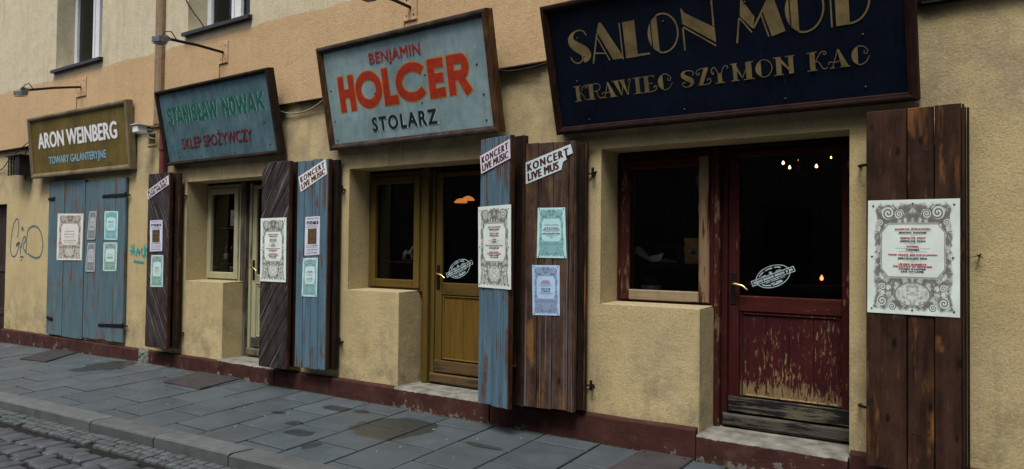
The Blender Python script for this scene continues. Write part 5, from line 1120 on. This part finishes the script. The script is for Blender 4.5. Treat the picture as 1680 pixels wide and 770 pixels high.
# large art deco capitals, one ribbon or polygon per stroke
m = MB(); nn_ = [-.0038]
def NX(): nn_[0] += .00012; return nn_[0]
def deco(ch, u0, u1, v0, v1):
    W, H = u1-u0, v1-v0; th = .0125
    X = lambda a: u0+a*W
    Y = lambda a: v0+a*H
    P = lambda pts: poly2(m, T, [(X(a), Y(b)) for a, b in pts], NX())
    R = lambda pts, w_=th, cl=False: rib(m, T, [(X(a), Y(b)) for a, b in pts], w_, NX(), cl)
    if ch == 'S':
        sp = smooth([(.93, .80), (.80, .96), (.45, 1.0), (.12, .86), (.10, .66), (.35, .50), (.80, .32), (.92, .16), (.66, .02)], 2); k = len(sp)
        wd = [th*.8+.07*max(0, sin(pi*min(1, max(0, (i/k-.28)/.72))))**1.1 for i in range(k)]
        R([(a, b) for a, b in sp], wd)
        R(smooth([(-.02, .80), (-.01, .58), (.3, .40), (.55, .28), (.66, .12), (.42, -.02), (.1, .05), (-.02, .22)], 2), th*.8)
    if ch == 'A':
        P([(.33, 1.0), (.40, 1.0), (1.0, .0), (.66, .0), (.24, .78)]); R([(.24, .74), (.02, -.02)]); R([(.22, .66), (.55, 0)], th*.8); R([(.12, .24), (.47, .19)], th*.8)
    if ch == 'L':
        P([(.14, 0), (.56, 0), (.56, 1), (.14, 1)]); R([(.03, -.02), (.03, 1)], th*.8); R([(.54, .035), (.98, .035)], th*1.3)
    if ch == 'O':
        ap = arc(.5, .5, .48, .5, 108, 252, 16); P(ap); 
        R(arc(.5, .5, .48, .5, 110, -110, 26), th)
        m2 = [(X(a), Y(b)) for a, b in [(.13, .05), (.16, .05), (.16, .95), (.13, .95)]]
        dk.append(m2)
    if ch == 'N':
        P([(.02, 1.0), (.14, .86), (.98, .42), (.98, .08), (.03, .63)]); R([(.04, .52), (.04, -.0)], th); R([(.05, .55), (.98, -.0)], th*.85); R([(.95, .45), (.95, 1.04)], th)
    if ch == 'M':
        P([(.16, 1.10), (.42, .55), (.36, .27), (.12, .64)]); R([(.10, .60), (.02, -.04)], th); R([(.12, .58), (.34, .18)], th*.85)
        P([(.78, 1.12), (1.0, .08), (.73, .0), (.58, .66)]); R([(.38, .28), (.80, 1.14)], th*1.1); R([(.55, .58), (.67, .0)], th*.85)
    if ch == 'D':
        P([(.14, 0), (.48, 0), (.48, 1), (.14, 1)]); R([(.03, -.01), (.03, 1)], th*.8); R([(.46, .02)]+arc(.50, .5, .48, .48, -82, 82, 22)+[(.46, .98)], th)
dk = []
wi = 0
for ch, a, b, v0, v1 in (('S', .225, .40, .565, .825), ('A', .417, .70, .55, .85), ('L', .682, .925, .545, .82), ('O', .912, 1.165, .545, .83), ('N', 1.192, 1.447, .535, .845), ('M', 1.588, 1.935, .54, .81), ('O', 1.935, 2.195, .535, .845), ('D', 2.228, 2.475, .54, .835)): 
    if ch == 'M': m.build('lettering', MAT['t_gold'], t); m = MB()
    deco(ch, a, b, v0, v1)
m.build('lettering', MAT['t_gold'], t)
m = MB()
for q in dk: poly2(m, T, q, .0012)
m.build('letter_gap', MAT['navy'], t)
# small line with swash capitals
m = MB(); nn_ = [-.0038]
def small_deco(ch, u0, u1, v0, v1):
    W, H = u1-u0, v1-v0; th = .0055
    X = lambda a: u0+a*W
    Y = lambda a: v0+a*H
    P = lambda pts: poly2(m, T, [(X(a), Y(b)) for a, b in pts], NX())
    R = lambda pts, w_=th: rib(m, T, [(X(a), Y(b)) for a, b in smooth(pts, 1)], w_, NX())
    def stem(a, b): P([(a, 0), (b, 0), (b, 1), (a, 1)])
    def serif(a, b, v): R([(a, v), (b, v)])
    if ch == 'K': stem(.14, .40); serif(0, .5, 1); serif(0, .5, 0); R([(.42, .44), (.55, .72), (.7, .98), (.9, 1.0), (.97, .84), (.84, .80), (.82, .9)]); R([(.42, .5), (.62, .4), (.72, .08), (.86, 0), (1, .08)])
    if ch == 'R': stem(.12, .40); serif(0, .7, 1); serif(0, .5, 0); R([(.65, 1), (.86, .95), (.88, .65), (.7, .52), (.42, .5)]); R([(.6, .5), (.72, .1), (.86, 0), (1, .1)])
    if ch == 'A': P([(.42, 1), (.50, 1), (.94, 0), (.60, 0)]); R([(.45, .96), (.16, 0)]); serif(.04, .30, 0); serif(.52, 1.0, 0); R([(-.02, .22), (.04, .36), (.14, .34), (.24, .28), (.58, .36)])
    if ch == 'W': P([(.08, 1), (.32, 1), (.46, 0), (.42, 0)]); P([(.40, 1), (.62, 1), (.78, 0), (.74, 0)]); R([(.45, 0), (.54, .62)]); R([(.77, 0), (.86, .7), (.98, .98), (.86, 1.02), (.80, .88)]); serif(0, .66, 1)
    if ch == 'I': stem(.28, .74); serif(0, 1, 1); serif(0, 1, 0)
    if ch == 'E': stem(.12, .42); serif(0, .82, 1); R([(.82, 1), (.84, .84)]); serif(.42, .7, .52); R([(0, 0), (.7, 0), (.95, .1), (.97, .34), (.8, .34), (.8, .22)])
    if ch == 'C':
        P([q for q in arc(.5, .5, .46, .5, 105, 255, 14)]); R(arc(.5, .5, .46, .5, 105, 20, 8)+[(.84, .52), (.7, .60), (.74, .74)]); R(arc(.5, .5, .46, .5, 255, 335, 8)+[(1.0, .42)])
    if ch == 'S':
        sp = smooth([(.86, .66), (1.0, .84), (.7, 1.0), (.3, .98), (.10, .78), (.35, .56), (.75, .38), (.82, .16), (.55, -.02), (.15, .02), (.05, .24), (.22, .34), (.30, .22)], 1); k = len(sp)
        rib(m, T, [(X(a), Y(b)) for a, b in sp], [th+.034*max(0, sin(pi*min(1, max(0, (i/k-.22)/.42)))) for i in range(k)], NX())
    if ch == 'Z': P([(.58, 1), (.86, 1), (.44, 0), (.16, 0)]); R([(.86, 1), (.3, 1), (.08, .86), (.08, .66), (.26, .64), (.26, .78)]); R([(.16, 0), (.75, 0), (.96, .1), (.95, .34), (.76, .34), (.76, .22)])
    if ch == 'Y': P([(.34, 0), (.60, 0), (.60, .62), (.34, .52)]); serif(.18, .76, 0); R([(.08, .72), (.1, .55), (-.02, .6), (.0, .9), (.22, .98), (.40, .5)]); R([(.56, .5), (.70, .9), (.88, 1), (1.0, .88), (.9, .78)])
    if ch == 'M': stem(.10, .27); stem(.66, .90); P([(.10, 1), (.22, 1), (.52, .1), (.46, .1)]); R([(.49, .12), (.80, .98)]); serif(0, .3, 1); serif(0, .36, 0); serif(.54, 1, 0); serif(.72, 1, 1)
    if ch == 'O': P([q for q in arc(.5, .5, .48, .5, 108, 252, 14)]); R(arc(.5, .5, .48, .5, 112, -112, 18))
    if ch == 'N': stem(.12, .36); stem(.70, .92); P([(.12, 1), (.30, 1), (.92, 0), (.84, 0)]); serif(0, .34, 1); serif(0, .46, 0); serif(.55, 1, 1)
LET = [('K', .211, .344), ('R', .335, .475), ('A', .468, .60), ('W', .565, .74), ('I', .750, .825), ('E', .832, .95), ('C', .955, 1.079), ('S', 1.149, 1.255), ('Z', 1.262, 1.384), ('Y', 1.39, 1.515), ('M', 1.531, 1.70), ('O', 1.708, 1.829), ('N', 1.838, 1.984), ('K', 2.063, 2.195), ('A', 2.203, 2.335), ('C', 2.341, 2.456)]
for ch, a, b in LET:
    if a in (1.149, 2.063): m.build('lettering', MAT['t_gold'], t); m = MB()
    small_deco(ch, a, b, .262+.01*(a-.2)/2, .382+.01*(a-.2)/2)
m.build('lettering', MAT['t_gold'], t)

# ------------------------------------------------------------ fixtures on the wall
def sign_lamp(plate_px, end_px, L, label, bottom):
    a = at(*plate_px[0], -.055); b = at(*plate_px[1], -.055); c = (a+b)/2; t = thing('sign_lamp', (c.x, -.06, c.z), label, 'lamp', 'swan arm lamps over the signs')
    m = MB(); m.cbox(a.x, b.x, -.072, -.0555, b.z, a.z, .004); pl = m.build('wall_plate', MAT['plate'], t)
    for u in (.22, .78):
        for v in (.2, .8):
            q = V((a.x+(b.x-a.x)*u, -.0722, b.z+(a.z-b.z)*v)); m = MB(); m.lathe(q, [(.010, 0), (.008, .004), (.0001, .005)], 8, V((0, -1, 0))); m.build('bolt', MAT['nail'], pl)
    e = at(*end_px, -.06-L); s_ = V((c.x, -.073, c.z)); m = MB(); m.tube([s_, s_+(e-s_)*.5+V((0, 0, .01)), e], .017, 8); m.build('arm', MAT['iron'], t)
    d = (e-s_).normalized(); m = MB(); dn = V((0, 0, -1)); tip = e+d*.10; side = d.cross(dn).normalized()
    m.tube([e-d*.02, e+d*.03, e+d*.07], [.02, .035, .05], 10); m.obox(e+d*.12+dn*.035, d, side, dn, .06, .06, .03); m.obox(e+d*.12+dn*.078, d, side, dn, .05, .05, .006); m.build('lamp_head', MAT['galv'], t)
    m = MB(); m.tube([e+d*.10, e+d*.06+V((0, 0, .07)), e-d*.03+V((0, 0, .09)), e-d*.10+V((0, 0, .02))], .006, 6); m.build('loop_cable', MAT['iron'], t)
    m = MB(); m.tube([(a.x-.0, -.062, c.z), (a.x-.002, -.062, bottom)], .005, 5); m.build('cable', plain('painted_cable', (.30, .20, .12), .7), t)
sign_lamp(((127, 130), (142, 157)), (45, 148), .95, 'swan arm lamp on a painted plate above the olive sign', 3.60)
sign_lamp(((361.5, 70.5), (374.5, 103)), (277, 64), .80, 'swan arm lamp on a painted plate above the slate blue sign', 3.56)
sign_lamp(((664.5, -6), (685, 32)), (618, -9), .55, 'swan arm lamp cut by the top edge, above the pale blue sign', 3.64)
# white floodlight with cable into the vent
c = at(226, 212, -.25); t = thing('floodlight', c, 'small white floodlight with a curling white cable beside the olive sign', 'lamp')
m = MB(); m.cbox(c.x-.07, c.x+.07, -.29, -.16, c.z-.05, c.z+.05, .01); m.build('housing', MAT['offwhite'], t)
m = MB(); m.cbox(c.x-.085, c.x+.085, -.31, -.14, c.z+.051, c.z+.062, .004); m.build('hood', MAT['offwhite'], t)
m = MB(); m.tube([(c.x, -.14, c.z), (c.x, -.055, c.z)], .02, 8); m.build('bracket', MAT['galv'], t)
pts = [at(231, 210, -.2), at(234, 217, -.15), at(240, 223, -.08), at(246, 226.5, -.03), at(252, 227.5, .02), V((-9.99, .1, 3.08))]
m = MB(); sm = [tuple(p) for p in pts]; m.tube(pts, .009, 6); m.build('cable', MAT['offwhite'], t)
# old lantern box
a = at(13, 257, -.30); t = thing('wall_lantern', (a.x+.2, -.1, a.z), 'black square wall lantern with small barred panes at the far left', 'lantern')
x0 = at(14, 270, -.20).x; x1 = at(27, 270, -.20).x; zt = at(14, 258, -.2).z; zb_ = at(14, 288, -.2).z
m = MB(); m.box(x0+.02, x1+.12, -.19, -.06, zb_+.02, zt-.02); m.build('inner_glass', plain('dull_yellow_glass', (.17, .16, .085), .4), t)
m = MB()
for k in range(4): u = x0+(x1-x0)*k/3; m.box(u-.008, u+.008, -.206, -.191, zb_, zt)
for k in range(5): v = zb_+(zt-zb_)*k/4; m.box(x0, x1, -.212, -.2065, v-.007, v+.007)
m.build('bars', MAT['black'], t)
m = MB(); m.box(x1+.0, x1+.14, -.215, -.03, zb_-.01, zt); m.build('side_panel', MAT['black'], t)
m = MB(); m.plate(lambda u, v, n: V((u, v, zt+.001+n)), [(x0-.05, -.24), (x1+.18, -.24), (x1+.18, -.03), (x0-.05, -.03)], .02, .006); m.build('lid', MAT['black'], t)
m = MB(); m.tube([((x0+x1)/2+.1, -.05, zt+.02), ((x0+x1)/2+.1, -.03, zt+.22)], .012, 6); m.tube([(x1+.1, -.10, zb_-.01), (x1+.1, -.10, zb_-.09)], .012, 6); m.build('hook', MAT['black'], t)
def cable(name, pts, r, mat, label):
    m = MB(); m.tube(smooth3(pts), r, 6); o = m.build(name, mat, None, pts[0]); tag(o, label, 'cable'); return o
def smooth3(p, it=2):
    p = [V(q) for q in p]
    for _ in range(it):
        q = [p[0]]
        for a, b in zip(p, p[1:]): q += [a*.75+b*.25, a*.25+b*.75]
        q.append(p[-1]); p = q
    return p
cable('cable', [at(452, 174, -.06), at(460, 183, -.04), at(475, 187, -.03), at(495, 185, -.03), at(515, 177, -.04), at(531, 164, -.07)], .008, MAT['wire'], 'pale cable sagging between the slate blue sign and the pale blue sign')
cable('cable', [at(812, 113, -.10), at(828, 118, -.06), at(850, 116, -.06), at(875, 111, -.07), at(897, 104, -.10)], .010, MAT['frame_dark'], 'dark cable sagging between the pale blue sign and the navy sign')
cable('cable', [at(-8, 283, -.03), at(6, 277, -.03), at(14, 262, -.22), at(30, 248, -.10), at(48, 232, -.10)], .007, MAT['frame_dark'], 'thin dark cable running from the black lantern up to the olive sign')
cable('cable', [at(305, 0, -.06), at(318, 22, -.065), at(328, 34, -.07), at(336, 47, -.10)], .008, MAT['frame_dark'], 'thin dark cable hanging down to the upper window sill')
p = at(1607, 420, 0); t = thing('wall_hook', p, 'rusty hook with a short wire on the bare wall at the far right', 'hook')
m = MB(); m.tube([p, p+V((0, -.05, 0)), p+V((.012, -.055, .012))], .005, 6); m.tube([p+V((-.012, -.03, .008)), p+V((.02, -.035, -.012))], .004, 5); m.build('hook_iron', MAT['iron'], t)
m = MB(); m.tube([p+V((-.002, -.03, 0)), p+V((-.05, -.02, -.01)), p+V((-.11, -.01, -.004))], .0022, 5); m.build('wire', MAT['iron'], t)
a = at(1513, 8.5, -.0); b = at(1583, -.5, -.0); t = thing('wall_duct', a, 'end of a pale grey duct on the wall right of the navy sign', 'duct')
m = MB(); m.cbox(a.x, a.x+.26, -.05, -.001, a.z, a.z+.025, .006); m.build('duct', plain('pale_grey_duct', (.42, .47, .50), .5), t)
m = MB(); m.cbox(a.x-.01, a.x+.262, -.03, -.001, a.z-.012, a.z-.001, .002); m.build('rail', MAT['black'], t)
# graffiti
def graff(strokes, mat, label, wd):
    t = thing('graffiti', at(strokes[0][0][0], strokes[0][0][1], 0), label, 'graffiti'); m = MB(); n = .002; Tw = lambda u, v, n: V((u, -n, v))
    for s_ in strokes:
        pts = [(at(a, b, 0).x, at(a, b, 0).z) for a, b in s_]; rib(m, Tw, smooth(pts, 2), wd, n); n += .0004
    m.build('paint', mat, t)
G = lambda l: [(a/5.92, 320+b/5.92) for a, b in l]
graff([G([(170, 415), (185, 330), (180, 240), (160, 228), (130, 290), (112, 400), (100, 540), (120, 600), (150, 600), (175, 540), (188, 455), (155, 485), (168, 500), (195, 440), (200, 575)]),
       G([(205, 520), (225, 420), (245, 400), (255, 440), (215, 500), (262, 575)]), G([(255, 560), (262, 400), (275, 330), (330, 295), (385, 330), (410, 400), (420, 500), (400, 590), (360, 618), (310, 600), (272, 572)]),
       G([(215, 315), (228, 320), (225, 345), (212, 340), (215, 315)]), G([(198, 600), (228, 602)]), G([(205, 625), (215, 638)])], MAT['spray_b'], 'large faint blue spray tag of loops on the yellow wall at the far left', .028)
G2 = lambda l: [(a/2.483, 290+b/2.483) for a, b in l]
graff([G2([(533, 280), (545, 300), (535, 320)]), G2([(545, 275), (548, 322)]), G2([(530, 300), (552, 308)]), G2([(556, 325), (562, 285), (570, 322)]), G2([(556, 308), (572, 306)]), G2([(582, 290), (574, 308), (584, 325)]), G2([(590, 278), (588, 332)]), G2([(590, 308), (600, 290)]), G2([(588, 308), (600, 328)]), G2([(545, 344), (585, 350)])], MAT['spray_t'], 'small bright teal spray tag on the wall beside the left dark shutter', .030)

# ------------------------------------------------------------ unseen far side of the street: blocks low sky, taller to darken the right
for (xa, xb, hh, lb) in ((-6.6, 24, 13.0, 'unseen tall plain house added across the street to dim the right, mirrored in the right shop panes'), (-40, -6.61, 7.0, 'unseen low plain house row added across the street, kept low so the left stays brighter, mirrored in the left shop panes')):
    opp = thing('unseen_opposite_house', ((xa+xb)/2, -12, 0), lb, 'building', 'houses across the street')
    m = MB(); m.box(xa, xb, -14, -12.0, -.2, hh); m.build('wall', MAT['opp'], opp)
    x = xa+1
    while x < xb-2:
        for z in ((1.0, 4.6, 8.2) if hh > 9 else (1.0, 4.4)):
            m = MB(); rect_ring(m, x, x+1.1, z, z+1.8, .07, .07, .07, .07, 0, .05); m.v = [V((p.x, -11.99+.05-p.y, p.z)) for p in m.v]; m.f = [f[::-1] for f in m.f]
            wo = m.build('window', MAT['weath'], opp); g = MB(); g.add([(x, -11.985, z), (x+1.1, -11.985, z), (x+1.1, -11.985, z+1.8), (x, -11.985, z+1.8)], [(3, 2, 1, 0)]); g.build('pane', MAT['bottle'], wo)
        x += 3.2
